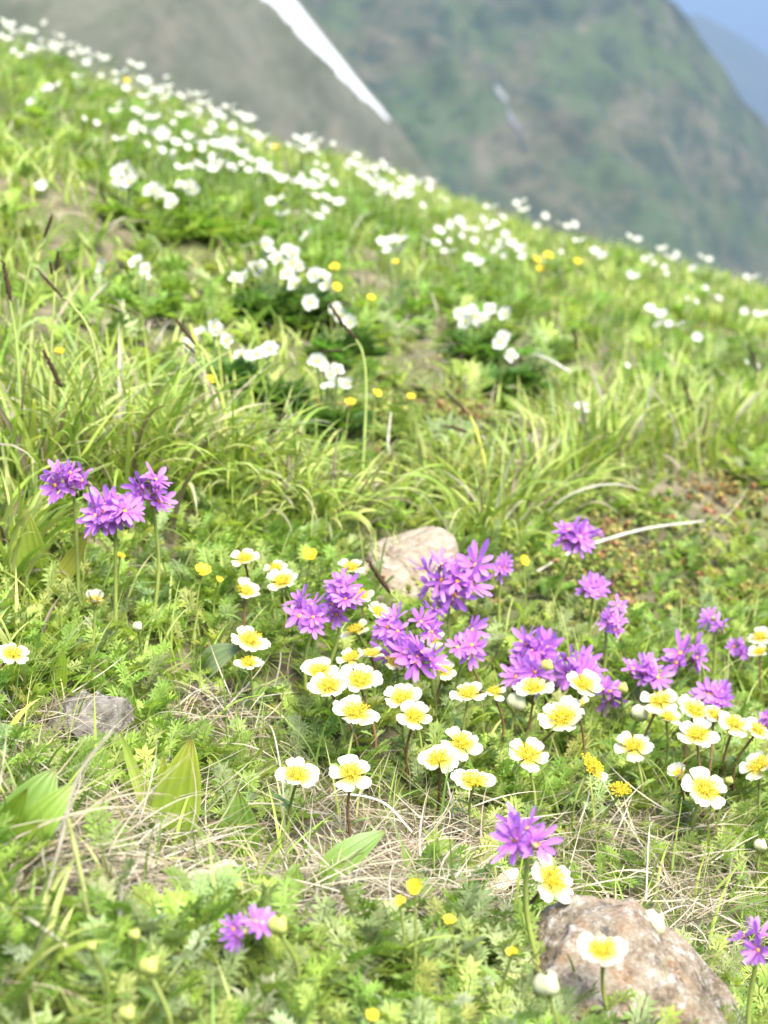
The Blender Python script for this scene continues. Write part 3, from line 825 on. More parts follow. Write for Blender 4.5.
def make_bud(px, py, wpx, lean, green, label, H=.045):
    base, P, Zd = solve(px, py, H); size = np.clip(wpx * Zd / F_PX, .004, .02)
    ax = np.array([math.sin(R(lean)), -.25, math.cos(R(lean))])
    root = base + np.array([-ax[0] * .02, .005, 0]); root[2] = float(ground(root[0], root[1]))
    t_ = tag(empty('avens_bud', root), label, 'flower bud', 'unopened avens buds')
    me, _ = stem_mesh(P - root, 2, .001, .0009, np.array(STEM_GRN), PR, .005); obj('stem', me, t_)
    b = obj('bud', BUDG if green else BUD, t_, P - root, euler_of(rot_to(ax)), size); obj('sepals', SEP, b)
for a in [(514, 708, 20, 20, False, 'white avens bud opening beside the purple mass'), (547, 670, 13, 0, True, 'small round green bud in front of the purple mass'),
          (622, 692, 12, 0, True, 'small round green bud at the right end of the purple mass'), (638, 718, 17, 10, False, 'cream avens bud left of the row on the right'),
          (729, 783, 8, 0, True, 'tiny green bud on a thin stem near the right edge'),
          (760, 849, 13, 0, False, 'cream bud on a bare stem at the right edge'), (648, 931, 28, 18, False, 'blurred cream bud in front of the rock right shoulder'),
          (548, 992, 26, -8, False, 'blurred white bud at the bottom left of the rock'), (150, 972, 20, 0, True, 'blurred yellow-green bud low at the bottom left'),
          (128, 1018, 17, 0, True, 'blurred yellow-green bud cut by the bottom edge'), (135, 938, 12, 0, True, 'small yellowish bud over the dark straw at bottom left'),
          (278, 931, 20, 5, True, 'yellow-green bud beside the low purple flowers'), (92, 949, 10, 0, True, 'tiny yellow bud at bottom left'),
          (138, 630, 10, 0, False, 'tiny white bud below the half-open one at left')]:
    make_bud(*a)

# ---- yellow buttercups
YB = [(202, 572, 20, 20, 'yellow buttercup seen side on, left of the white avens', .06), (120, 557, 12, 20, 'tiny yellow buttercup between the purple flower stalks', .05), (218, 581, 11, 20, 'tiny yellow buttercup right of the side-on one', .05),
      (522, 562, 16, 30, 'yellow buttercup beside the small purple head behind the rock', .06), (311, 557, 19, 30, 'pale yellow buttercup below the arching grass left of the rock', .06), (415, 888, 22, 40, 'bright yellow buttercup over the straw in front', .07),
      (400, 902, 9, 20, 'small pale yellow buttercup beside the bright front one', .05), (449, 921, 9, 20, 'blurred small yellow buttercup right of the bright front one', .05), (372, 1016, 11, 30, 'blurred yellow buttercup at the bottom edge', .05), (512, 953, 10, 20, 'blurred yellow buttercup left of the rock', .05),
      (60, 353, 12, 35, 'yellow buttercup in the grass at far left', .08), (210, 380, 12, 35, 'yellow buttercup under the left sedge spikes', .08), (350, 403, 12, 35, 'yellow buttercup below the lower white anemones, left of two', .08), (376, 394, 12, 35, 'yellow buttercup below the lower white anemones, right of two', .08),
      (335, 268, 12, 35, 'yellow buttercup right of the dark anemone clump, upper of two', .08), (336, 288, 12, 35, 'yellow buttercup right of the dark anemone clump, lower of two', .08), (371, 299, 11, 35, 'yellow buttercup alone in the grass near centre', .08), (411, 398, 11, 35, 'yellow buttercup beside the straw patch at centre', .08),
      (548, 256, 11, 35, 'yellow buttercup on the right crest, top of three', .08), (540, 270, 10, 35, 'yellow buttercup on the right crest, bottom of three', .08), (536, 260, 9, 35, 'pale yellow buttercup on the right crest, left of three', .08), (578, 262, 9, 35, 'yellow buttercup on the right crest, apart from the three', .08),
      (396, 263, 9, 35, 'yellow buttercup among anemones below the middle crest', .08), (126, 82, 9, 35, 'yellow buttercup on the far left crest', .08), (276, 148, 9, 35, 'yellow buttercup on the crest below the brown slope', .08)]
for px, py, wp, tl, lab, H in YB:
    base, P, Zd = solve(px, py, H); size = np.clip(wp * Zd / F_PX / 2, .0032, .012)
    t_ = tag(empty('yellow_buttercup', base), lab, 'flower', 'yellow buttercups')
    rel = P - base; me, _ = stem_mesh(rel, 2, .0009, .0007, np.array(STEM_GRN), PR, .004); obj('stem', me, t_)
    ax = np.array([PR.normal() * .25, -math.sin(R(tl)), math.cos(R(tl))])
    flower_at(t_, 'butter', rel, ax, size, PR.random() * 6, 5, [PETY], STA_SM, (), .15)

# ---- purple primroses
FUN = [.05, .18, .3, .5, .25, .1, .6, .4]
def floret_mesh(seed):
    r = np.random.default_rng(seed); mb = MB()
    for p in range(5):
        pa = p * 1.2566 + r.normal() * .07; pz = r.normal() * .14 + FUN[seed]
        for sgn in (-1, 1):
            a = pa + sgn * (.27 + r.normal() * .05); ln = .82 + .36 * r.random(); curl = r.normal() * .34; wv = .135 + .035 * r.random(); sh = .75 + .5 * r.random()
            def fn(u, v):
                s = (v - .5) * 2; aa = pa + (a - pa) * min(1, u * 2.2)
                wd = wv * (.38 + .62 * math.sin(min(1, u * 1.05) * 2.3)) * (1 if u < .8 else math.sqrt(max(0, 1 - ((u - .8) / .21) ** 2)))
                rr = .1 + (ln - .1) * u
                return (rr * math.cos(aa) - s * wd * math.sin(aa), rr * math.sin(aa) + s * wd * math.cos(aa), pz * u + curl * u * u + .06 * s * s * u)
            V, F = sheet(7, 4, fn)
            t = np.repeat(np.linspace(0, 1, 7), 4)[:, None]
            mb.add(V, F, (np.array([.39, .095, .42]) * (1 - t) + np.array([.46, .21, .63]) * t) * sh)
    V, F = tube([(0, 0, -.75), (0, 0, -.4), (0, 0, -.1), (0, 0, .02)], [.07, .08, .1, .15], 8); mb.add(V, F, (.42, .13, .55))
    return mb.mesh('floret', M_PURPLE)
FLO = [floret_mesh(s) for s in range(8)]
mb = MB(); V, F = ball((0, 0, .02), .14, 10, 4, .35); mb.add(V, F, (.80, .42, .06)); V, F = ball((0, 0, .055), .06, 6, 3, .5); mb.add(V, F, (.35, .10, .08)); EYE = mb.mesh('eye', M_YEL)
mb = MB()
def fnc(u, v):
    a = v * 2 * math.pi; r = .1 + .12 * u + .03 * u * math.cos(5 * a); return (r * math.cos(a), r * math.sin(a), -.8 + .42 * u * (1 + .25 * math.cos(5 * a)))
V, F = sheet(5, 21, fnc); mb.add(V, F, (.24, .22, .10)); CAL2 = mb.mesh('calyx', M_STEM)
# px, py, width, height, n florets, stem base px offset (x), label, main facing (x,y,z)
PRIM = [
 (68, 478, 46, 38, 8, 8, (-.4, -.5, .5), 'purple primrose head leaning left with pale calyces, leftmost of the three at left', .115),
 (113, 511, 62, 36, 9, 6, (-.1, -.8, .4), 'wide dense purple primrose head, middle of the three at left', .105),
 (153, 491, 54, 46, 5, -14, (.2, -.9, .4), 'open purple primrose head of large star florets, right of the three at left', .115),
 (309, 613, 46, 44, 8, 4, (-.4, -.8, .4), 'purple primrose head on the left of the cluster left of the rock', .11),
 (343, 594, 46, 56, 8, -18, (.1, -.8, .6), 'tall purple primrose head with upright florets on the right of that left cluster', .12),
 (450, 580, 66, 74, 11, -6, (.1, -.8, .4), 'large round purple primrose head right of the pale rock', .12),
 (502, 567, 26, 24, 4, 0, (.2, -.8, .5), 'small purple primrose head peeping out right of the rock', .11),
 (393, 629, 40, 32, 5, 6, (-.5, -.6, .7), 'purple primrose head with fanned florets, upper left of the middle group', .10),
 (427, 622, 36, 36, 4, 0, (.2, -.4, .9), 'purple primrose floret pair pointing up in the middle group', .11),
 (412, 655, 58, 36, 6, 0, (.1, -.8, .4), 'pale purple primrose head lowest in the middle group', .09),
 (466, 645, 46, 40, 4, -8, (.2, -.9, .3), 'purple primrose with two orange-eyed stars right of the middle group', .10),
 (575, 535, 56, 40, 9, -24, (.1, -.7, .5), 'lilac primrose head with pale buds above the white dry stalk', .12),
 (595, 588, 36, 26, 5, -10, (.2, -.7, .6), 'small lilac primrose head below the white dry stalk', .10),
 (613, 617, 26, 42, 5, -6, (.8, -.5, .4), 'narrow purple primrose head turned sideways beside faded calyces', .10),
 (536, 650, 48, 42, 9, -4, (.0, -.7, .6), 'dense magenta-purple primrose head at the top of the large mass', .11),
 (530, 672, 48, 36, 6, -2, (-.4, -.7, .5), 'purple primrose head at the left foot of the large mass', .09),
 (577, 670, 56, 36, 7, 0, (.0, -.7, .7), 'purple primrose head in the middle of the large mass', .10),
 (606, 690, 36, 42, 3, 0, (.1, -.95, .2), 'purple star primrose with orange eye hanging low at the right of the mass', .09),
 (640, 668, 40, 26, 4, 0, (.3, -.6, .6), 'small lilac primrose head trailing off the right of the mass', .10),
 (653, 677, 30, 30, 2, 0, (.3, -.9, .3), 'single lilac star at the far right of the mass', .09),
 (688, 655, 54, 46, 5, 4, (.1, -.9, .3), 'vivid purple primrose with large flat florets near the right edge', .10),
 (716, 623, 24, 26, 3, 0, (.0, -.5, .9), 'small purple primrose above the vivid one near the right edge', .11),
 (737, 648, 28, 30, 4, 0, (.3, -.8, .3), 'fading dull purple primrose right of the vivid one', .10),
 (714, 694, 44, 28, 5, -6, (-.1, -.5, .8), 'purple primrose half hidden behind the row of white avens', .09),
 (766, 716, 16, 30, 3, 6, (-.5, -.7, .3), 'purple primrose cut by the right edge beside the row of avens', .09),
 (524, 834, 58, 46, 7, 20, (-.3, -.4, .8), 'purple primrose head bending left above the front rock', .08),
 (752, 945, 34, 46, 4, 6, (-.6, -.6, .5), 'pale lilac primrose at the lower right edge', .075),
 (238, 926, 24, 18, 3, 0, (-.3, -.6, .6), 'low blurred purple primrose in the straw, left of two', .04),
 (261, 917, 16, 24, 2, 0, (.0, -.6, .8), 'low blurred purple primrose in the straw, right of two', .045),
]
for (px, py, wp, hp, nf, bx, face, lab, H) in PRIM:
    nf = max(2, int(round(nf * .95)))
    if 500 < py < 720 and px > 250: H = H * .72
    if 640 < py < 720 and px > 500: H = .042
    base, P, Zd = solve(px, py, H)
    root = base + np.array([bx / F_PX * Zd + PR.normal() * .006, .01, 0]); root[2] = float(ground(root[0], root[1]))
    t_ = tag(empty('purple_primrose', root), lab, 'flower', 'purple alpine primroses')
    rw = 1.12 * wp * Zd / F_PX / 2; rh = hp * Zd / F_PX / 2
    fs = min(.0128, max(.0075, rw * .58)) if nf > 3 else min(.0155, max(rw * .85, .0060))
    face = np.array(face) / np.linalg.norm(face)
    hub = P - face * .006 - root - np.array([0, 0, min(rh * .5, .010)])
    mb = MB(); L_ = np.linalg.norm(hub)
    path = smooth_path([(0, 0, -.015), hub * .5 + np.array([-bx * .00012 + PR.normal() * .002, .003, 0]), hub], 7)
    V, F = tube(path, np.linspace(.0016, .0012, len(path)), 7); mb.add(V, F, (.23, .27, .06))
    fl = []
    for i in range(nf):
        # spread over the ellipse the head covers
        rr = math.sqrt((i + .5) / nf) * (.7 + .5 * PR.random()); a = i * 2.39996 + PR.random() * .5
        ox = rr * math.cos(a) * max(.002, rw - fs * .6); oz = rr * math.sin(a) * max(.002, rh - fs * .55); oy = -(1 - rr) * .010 + PR.normal() * .005
        c = P - root + np.array([ox, oy, oz])
        d = (c - hub); d = d / (np.linalg.norm(d) + 1e-9) * .8 + face * .3 + PR.normal(size=3) * .45; d[1] -= .05; d /= np.linalg.norm(d)
        back = c - d * fs * .75
        pp = smooth_path([hub, (hub + back) / 2 + np.array([0, 0, .001]), back], 4)
        V, F = tube(pp, .0006, 5); mb.add(V, F, (.24, .25, .08)); fl.append((c, d))
    for i in range(4):
        d = np.array([math.cos(i * 1.57), math.sin(i * 1.57), .3]); leaflet(mb, hub, d, np.array([0, 0, 1.0]), .006, .003, (.2, .22, .08))
    obj('stem', mb.mesh('stem', M_STEM), t_)
    for c, d in fl:
        f = obj('floret', FLO[int(PR.integers(0, 8))], t_, c, euler_of(rot_to(d, PR.random() * 6.28)), fs * (.78 + .4 * PR.random()))
        obj('eye', EYE, f); obj('calyx', CAL2, f)

# ---- white anemones
AN_STEM_C = (.13, .19, .045)
def an_leaf_patch(n, rad, col, sc):
    b = Big(); a = U(n, 0, 6.283); r = rad * np.sqrt(U(n, 0, 1)); z = U(n, .25, 1) * np.sqrt(np.maximum(.05, 1 - (r / rad) ** 2))
    P = np.stack([r * np.cos(a), r * np.sin(a), z * rad * .55], 1)
    place_templates(b, PA_T, P, a + U(n, -.6, .6), U(n, -.3, .7), U(n, -.4, .4), U(n, *sc), pal(n, col, .25))
    return b.build('foliage', M_LEAF)
DARK = [(.085, .165, .04), (.11, .21, .045), (.07, .14, .035)]
MIDG = [(.16, .26, .05), (.20, .30, .06)]
def anemone_clump(flowers, cx, cy, rad_px, label, dark=True, H=.10, nleaf=60, fsize=8.4, group=None):
    cb, _, Zd = solve(cx, cy, .03)
    t_ = tag(empty('white_anemone', cb), label, 'flower', group)
    if nleaf:
        o = obj('foliage', an_leaf_patch(nleaf, rad_px * Zd / F_PX, DARK if dark else MIDG, (.03, .055)), t_)
    mb = MB()
    fl = []
    for (px, py) in flowers:
        zz = Zd + PR.normal() * .03
        d = ray(px, py); P = d * (Zd + PR.normal() * .02 + .00018 * (cy - py)); g = float(ground(P[0], P[1]))
        if P[2] < g + .04: _, P, _ = solve(px, py, .06)
        rel = P - cb; foot = np.array([rel[0] * .55, rel[1] * .6, 0]); foot[2] = float(ground(cb[0] + foot[0], cb[1] + foot[1])) - cb[2] - .005
        pth = smooth_path([foot, foot * .4 + rel * .6 + np.array([0, 0, .01]), rel], 5)
        V, F = tube(pth, .0013, 5); mb.add(V, F, AN_STEM_C); fl.append(rel)
    obj('stem', mb.mesh('stem', M_STEM), t_)
    for rel in fl:
        ax = np.array([PR.normal() * .4, -.75 + PR.normal() * .3, .6]); ax /= np.linalg.norm(ax)
        flower_at(t_, 'an', rel, ax, fsize * Zd / F_PX * (.9 + .25 * PR.random()), PR.random() * 6, 6, PETA, STA_AN, (), .05)
anemone_clump([(235, 279), (244, 277), (255, 269), (260, 266), (265, 245), (270, 254), (278, 259), (288, 251), (294, 254), (292, 264), (298, 267), (288, 275), (295, 285), (310, 303), (315, 275), (322, 277), (327, 285)],
              280, 300, 52, 'big dark leafy anemone clump with a crown of many white flowers', nleaf=170)
anemone_clump([(336, 311), (350, 323), (342, 316)], 342, 335, 24, 'white anemone with few flowers behind the bent sedge spikes right of the big dark clump', nleaf=22)
anemone_clump([(201, 334), (214, 327), (220, 332), (226, 341), (189, 346)], 212, 362, 28, 'white anemone with upright flowers behind the left pair of sedge spikes', nleaf=40)
anemone_clump([(241, 355), (249, 357), (257, 355), (264, 351), (270, 349)], 258, 375, 28, 'white anemone with a flat row of flowers below the big dark clump', nleaf=36)
anemone_clump([(317, 362), (323, 368), (331, 374), (337, 370), (336, 384), (347, 384), (328, 388)], 334, 402, 24, 'white anemone cluster lowest on the slope, above two yellow buttercups', nleaf=26)
anemone_clump([(459, 315), (471, 311), (481, 320), (466, 322), (474, 318), (491, 309), (506, 314)], 480, 338, 34, 'wide white anemone cluster at centre right of the slope', nleaf=40)
anemone_clump([(504, 337), (499, 343), (511, 356)], 505, 368, 26, 'small white anemone group hanging below the wide one at centre right', nleaf=46)
anemone_clump([(137, 262), (145, 269), (143, 276)], 146, 290, 22, 'white anemone with three flowers in the grass at left', nleaf=26, dark=False)
anemone_clump([(102, 267)], 106, 282, 10, 'single white anemone flower in the grass at left', nleaf=8, dark=False)
anemone_clump([(308, 236)], 309, 250, 9, 'single white anemone flower above the big dark clump', nleaf=6, dark=False)
anemone_clump([(582, 408)], 583, 424, 10, 'single white anemone flower in the tall grass at right', nleaf=6, dark=False)
anemone_clump([(120, 172), (127, 169), (133, 176), (121, 183), (130, 182)], 128, 200, 20, 'white anemone group standing left in the bright grass below the crest', nleaf=24, dark=False, fsize=9)
anemone_clump([(153, 191), (160, 195), (168, 199), (172, 204)], 162, 215, 18, 'white anemone group trailing right of the left bright-grass group', nleaf=18, dark=False, fsize=9)
anemone_clump([(182, 187), (189, 186), (193, 191)], 188, 204, 14, 'compact white anemone group alone in the bright grass below the crest', nleaf=14, dark=False, fsize=8)
# far single plants: built once, then copied
FARP = """7 32,25 27,18 35,14 48,29 37,27 50,31 45,45 29,43 41,53 44,59 45,74 40,72 53,82 56,91 57,98 58,87 71,80 70,99 74,111 63,49 87,31 98,90 118,126 72,135 75,126 93,117 106,143 92,156 88,169 80,169 91,159 105,166 100,180 93,189 93,193 110,176 119,151 114,122 131,135 130,159 138,174 135,187 131,42 190,150 98,4 42,64 48,148 104,160 146,166 150,175 136,205 138,196 158
202 94,194 110,215 108,231 110,210 116,219 121,229 130,241 126,251 119,252 126,251 139,266 142,203 136,212 138,223 142,229 151,237 156,250 156,197 159,206 172,225 172,256 173,271 172,288 178,301 174,318 188,333 186,294 143,302 148,311 144,319 147,312 153,320 161,333 153,354 161,345 165,367 168,362 175,372 173,377 179,382 174,387 179,377 187,301 192,325 210,285 205,262 168,243 150,216 149,235 147,180 150
384 177,390 177,383 186,406 180,405 189,423 181,433 183,429 193,444 199,390 198,404 205,422 203,492 209,501 218,521 210,526 216,545 222,454 231,466 236,471 228,482 232,492 229,432 243,444 240,450 244,505 239,491 250,500 253,513 257,522 257,474 253,472 266,389 252,400 250,459 233,496 251
561 253,564 231,574 233,581 238,633 246,647 257,664 255,676 258,658 268,666 280,596 266,630 277,636 279,705 264,696 271,753 284,748 281,692 296,705 298,717 301,744 310,765 322,653 323,663 321,676 329,697 339,753 359,627 363,670 257"""
FL_FAR = None
def far_flower_mesh(seed):
    r = np.random.default_rng(seed); mb = MB()
    for i in range(6):
        a = i * 1.047 + r.normal() * .08; cup = .25 + .15 * r.random()
        def fn(u, v):
            s = (v - .5) * 2; wd = .38 * math.sin(min(1, .15 + u) * 2.2) ** .8 * (1 if u < .75 else math.sqrt(max(0, 1 - ((u - .75) / .26) ** 2)))
            rr = .08 + .92 * u; return (rr * math.cos(a) - s * wd * math.sin(a), rr * math.sin(a) + s * wd * math.cos(a), cup * u * u)
        V, F = sheet(5, 4, fn); mb.add(V, F, (.43, .43, .37))
    return mb.mesh('flower_head', M_WHITE)
FF = [far_flower_mesh(s) for s in range(3)]
mb = MB(); V, F = ball((0, 0, .05), .2, 8, 4, .6); mb.add(V, F, (.62, .55, .14)); FCEN = mb.mesh('stamens', M_YEL)  # greenish-yellow centre
def far_proto(nf, seed):
    r = np.random.default_rng(seed); t_ = empty('white_anemone', (0, 0, 0)); mb = MB(); hs = []
    hub = np.array([0, 0, .07]); V, F = tube([(0, 0, -.01), (.004, 0, .04), hub], [.0016, .0014, .0012], 5); mb.add(V, F, AN_STEM_C)
    for i in range(nf):
        a = i * 2.4 + r.random(); rad = 0 if nf == 1 else .008 + .006 * r.random()
        c = hub + np.array([rad * math.cos(a), rad * math.sin(a) * .8, .018 + .012 * r.random()])
        V, F = tube([hub, (hub + c) / 2, c], .0009, 4); mb.add(V, F, AN_STEM_C); hs.append(c)
    obj('stem', mb.mesh('stem', M_STEM), t_)
    obj('foliage', an_leaf_patch(7, .035, MIDG, (.03, .045)), t_)
    for c in hs:
        ax = np.array([r.normal() * .45, -.7 + r.normal() * .35, .7])
        h = obj('flower_head', FF[int(r.integers(0, 3))], t_, c, euler_of(rot_to(ax, r.random() * 6)), .0068 * (.75 + .6 * r.random())); obj('stamens', FCEN, h)
    return t_
PROTO = [far_proto(n_, 50 + i) for i, n_ in enumerate((1, 2, 2, 1, 3, 2))]
KIDS = [[(c, list(c.children)) for c in p.children] for p in PROTO]
used = [False] * len(PROTO)
def place_far(px, py, lab, i):
    k = [2, 4, 1, 3, 5, 0, 2, 3, 1][i % 9]
    base, P, Zd = solve(px, py, .09)
    if not used[k]: r_ = PROTO[k]; used[k] = True
    else:
        r_ = PROTO[k].copy(); COL.objects.link(r_)
        for ch, gs in KIDS[k]:
            c = ch.copy(); COL.objects.link(c); c.parent = r_
            for g in gs:
                d = g.copy(); COL.objects.link(d); d.parent = c
    r_.location = base; r_.rotation_euler = (0, 0, random.uniform(-.9, .9)); s = random.uniform(.85, 1.15); r_.scale = (s, s, s)
    tag(r_, lab, 'flower', 'white anemones scattered towards the crest')
FLAB = ['tiny blurred white anemone among many on the upper left crest of the meadow',
        'tiny blurred white anemone among many below the middle crest under the brown slope',
        'blurred white anemone on the crest right of centre under the grey mountain',
        'blurred white anemone sparsely scattered on the far right of the slope']
i = 0
for li, line in enumerate(FARP.split('\n')):
    for tok in line.split(','):
        a, b = tok.split(); place_far(float(a), float(b), FLAB[li], i); i += 1

for li, cnt in ((0, 34), (1, 44), (2, 12)):
    toks = [tuple(map(float, t.split())) for t in FARP.split('\n')[li].split(',')]
    for _ in range(cnt):
        a, b = toks[int(PR.integers(0, len(toks)))]
        a += PR.normal() * 11; b += abs(PR.normal()) * 7 - 1
        if 2 < a < 766: place_far(a, b, FLAB[li], i); i += 1

# ---- sedge stalks with dark spikes
def spike_mesh(ln, rad, col=(.045, .024, .013)):
    mb = MB(); r = np.random.default_rng(int(ln * 1e5))
    V, F = tube([(0, 0, t * ln) for t in np.linspace(0, 1, 7)], [rad * .3, rad * .75, rad * .85, rad * .8, rad * .6, rad * .4, rad * .1], 7); mb.add(V, F, col)
    n = 46
    for i in range(n):
        t = i / n; a = i * 2.4; rr = rad * (.75 * math.sin(math.pi * (.12 + .8 * t)) + .1)
        b = np.array([rr * .6 * math.cos(a), rr * .6 * math.sin(a), t * ln]); d = np.array([math.cos(a) * .6, math.sin(a) * .6, 1]); d /= np.linalg.norm(d); s = np.array([-math.sin(a), math.cos(a), 0])
        l = rad * 1.5; c = np.array(col) * (.7 + 1.0 * r.random())
        mb.add([b, b + d * l * .5 - s * rad * .4, b + d * l, b + d * l * .5 + s * rad * .4], [(0, 1, 2, 3)], c)
    return mb.mesh('spike', M_SPIKE)
SPK = [spike_mesh(.022, .0023), spike_mesh(.016, .0021), spike_mesh(.028, .0019)]
def px_path(pts, depth0, dd=0.0):
    n = len(pts); return [ray(*p) * (depth0 + dd * i / max(1, n - 1)) for i, p in enumerate(pts)]
# label, stem pixel path from the ground up, spikes: (from px, to px, kind), stem colour, width
SEDGE = [
 ('sedge with a dark spike, topmost at far left, stem leaning right', [(8, 330), (28, 275), (46, 240)], [((44, 238), (52, 216), 1)], (.16, .2, .05), .0011, 400),
 ('sedge with a thick dark spike at the left edge', [(22, 430), (18, 360), (10, 300)], [((11, 302), (3, 262), 0)], (.17, .22, .05), .0012, 470),
 ('sedge with two small brown spikes on an upright stem at far left', [(48, 430), (52, 340), (57, 262)], [((56, 272), (58, 252), 1), ((52, 275), (50, 262), 1)], (.2, .22, .06), .001, 470),
 ('sedge with a long arching stem drooping to a brown spike at left', [(118, 470), (95, 350), (72, 305), (62, 297)], [((64, 299), (36, 268), 2)], (.2, .22, .06), .001, 500),
 ('sedge with a cluster of dark brown spikes nodding at left', [(95, 500), (72, 420), (58, 385), (50, 365)], [((62, 388), (52, 368), 0), ((58, 378), (44, 352), 1), ((63, 386), (54, 382), 1)], (.17, .21, .05), .0011, 520),
 ('sedge with two black spikes and a bright green leaf-like bract near the white anemones', [(232, 480), (224, 410), (208, 360), (199, 345)], [((196, 345), (177, 321), 0), ((196, 354), (184, 343), 1)], (.26, .3, .06), .0013, 500),
 ('sedge on a bent stem with black spikes in front of the white anemones', [(360, 490), (366, 400), (363, 355), (353, 335)], [((357, 340), (341, 322), 0), ((345, 328), (329, 303), 0), ((343, 350), (320, 351), 2)], (.2, .24, .06), .0011, 510),
 ('short sedge with a dark beaded spike at left centre of the slope', [(245, 475), (256, 455), (268, 435)], [((267, 437), (285, 413), 0)], (.2, .24, .06), .001, 490),
 ('sedge with a slanting brown spike on a yellow-green stem at centre', [(490, 510), (486, 470), (476, 430), (470, 416)], [((471, 417), (445, 391), 2), ((468, 432), (446, 426), 1)], (.34, .32, .06), .0013, 520),
 ('short sedge with a black spike in front of the pale rock', [(412, 640), (402, 610), (390, 592)], [((391, 594), (368, 561), 0)], (.2, .24, .06), .001, 650),
 ('sedge with a thin brown spike in the tall grass at right', [(702, 470), (696, 430), (693, 408)], [((694, 412), (682, 378), 2)], (.2, .22, .06), .001, 480),
 ('sedge with a dark spike at the right edge', [(762, 440), (760, 400), (757, 368)], [((758, 372), (749, 346), 0)], (.2, .22, .06), .001, 450),
 ('thin sedge with a faint brown spike behind the straw tuft', [(584, 420), (579, 370), (576, 348)], [((577, 352), (575, 332), 1)], (.2, .22, .06), .0009, 440),
]
for lab, pts, sps, colr, rad, gy in SEDGE:
    b, _, Zd = solve(pts[0][0], gy); 
    P = np.array(px_path(pts, Zd)); 
    t_ = tag(empty('sedge_stalk', b), lab, 'sedge', 'sedges with dark spikes')
    pth = smooth_path(np.vstack([b - [0, 0, .01], P[1:]]) - b, 8)
    mb = MB(); V, F = tube(pth, np.linspace(rad * 1.5, rad * .9, len(pth)), 6); mb.add(V, F, np.array(colr) * 1.25)
    if 'bract' in lab:
        V, F, C = make_blades((P[-1] - b)[None] - [[0, 0, .012]], np.array([.035]), np.array([.005]), np.array([2.2]), np.array([1.2]), np.array([.2]), np.array([[.3, .36, .06]]), np.array([[.36, .38, .08]]), 6)
        mb.add(V, F, C)
    tops = P[-1] - b
    for (p0, p1, k) in sps:
        A = ray(*p0) * Zd - b; B = ray(*p1) * (Zd - .004) - b
        q = np.argmin(np.linalg.norm(pth - A, axis=1))
        if np.linalg.norm(pth[q] - A) > .002:
            V, F = tube(smooth_path([pth[max(0, q - 1)], (pth[q] + A) / 2, A], 4), rad * .5, 5); mb.add(V, F, colr)
    obj('stem', mb.mesh('stem', M_STEM), t_)
    for (p0, p1, k) in sps:
        A = ray(*p0) * Zd - b; B = ray(*p1) * (Zd - .004) - b; ln = np.linalg.norm(B - A); nat = (.022, .016, .028)[k]
        o = obj('spike', SPK[k], t_, A, euler_of(rot_to(B - A))); s = ln / nat; o.scale = (.72 * min(1.3, .4 + .6 * s), .72 * min(1.3, .4 + .6 * s), s)

# ---- broad-leaved shoots
def broad_leaf(base, tip, wd, arch, col, tipcol, face=(0, -1, .3), fold=.25):
    base = np.asarray(base, float); tip = np.asarray(tip, float); d = tip - base; L_ = np.linalg.norm(d)
    s = np.cross(d, np.asarray(face, float)); s /= np.linalg.norm(s); nn = np.cross(s, d); nn /= np.linalg.norm(nn)
    def fn(u, v):
        t = (v - .5) * 2; w_ = wd * .5 * (math.sin(math.pi * min(1, u ** .8 * .96 + .04)) ** .75 * .92 + .14 * (1 - u))
        if u > .999: w_ = wd * .01
        return base + d * u + nn * (arch * L_ * math.sin(math.pi * u) + fold * abs(t) * w_ + .03 * wd * math.cos(t * 14)) + s * t * w_ + nn * .02 * wd * math.sin(u * 9)
    V, F = sheet(14, 13, fn)
    t = np.repeat(np.linspace(0, 1, 14), 13)[:, None]; st = np.tile(1 + .1 * np.cos(np.linspace(-1, 1, 13) * 14), 14)[:, None]
    br = sst(.90, 1.0, t + .03 * np.sin(np.arange(len(t)) * 1.3)[:, None])
    return V, F, (np.array(col) * (1 - t ** 2) + np.array(tipcol) * t ** 2) * st * (1 - .7 * br) + br * .7 * np.array([.22, .15, .06])
YG = (.20, .29, .032); YG2 = (.26, .28, .035); DG = (.13, .22, .05); MG = (.18, .28, .05)
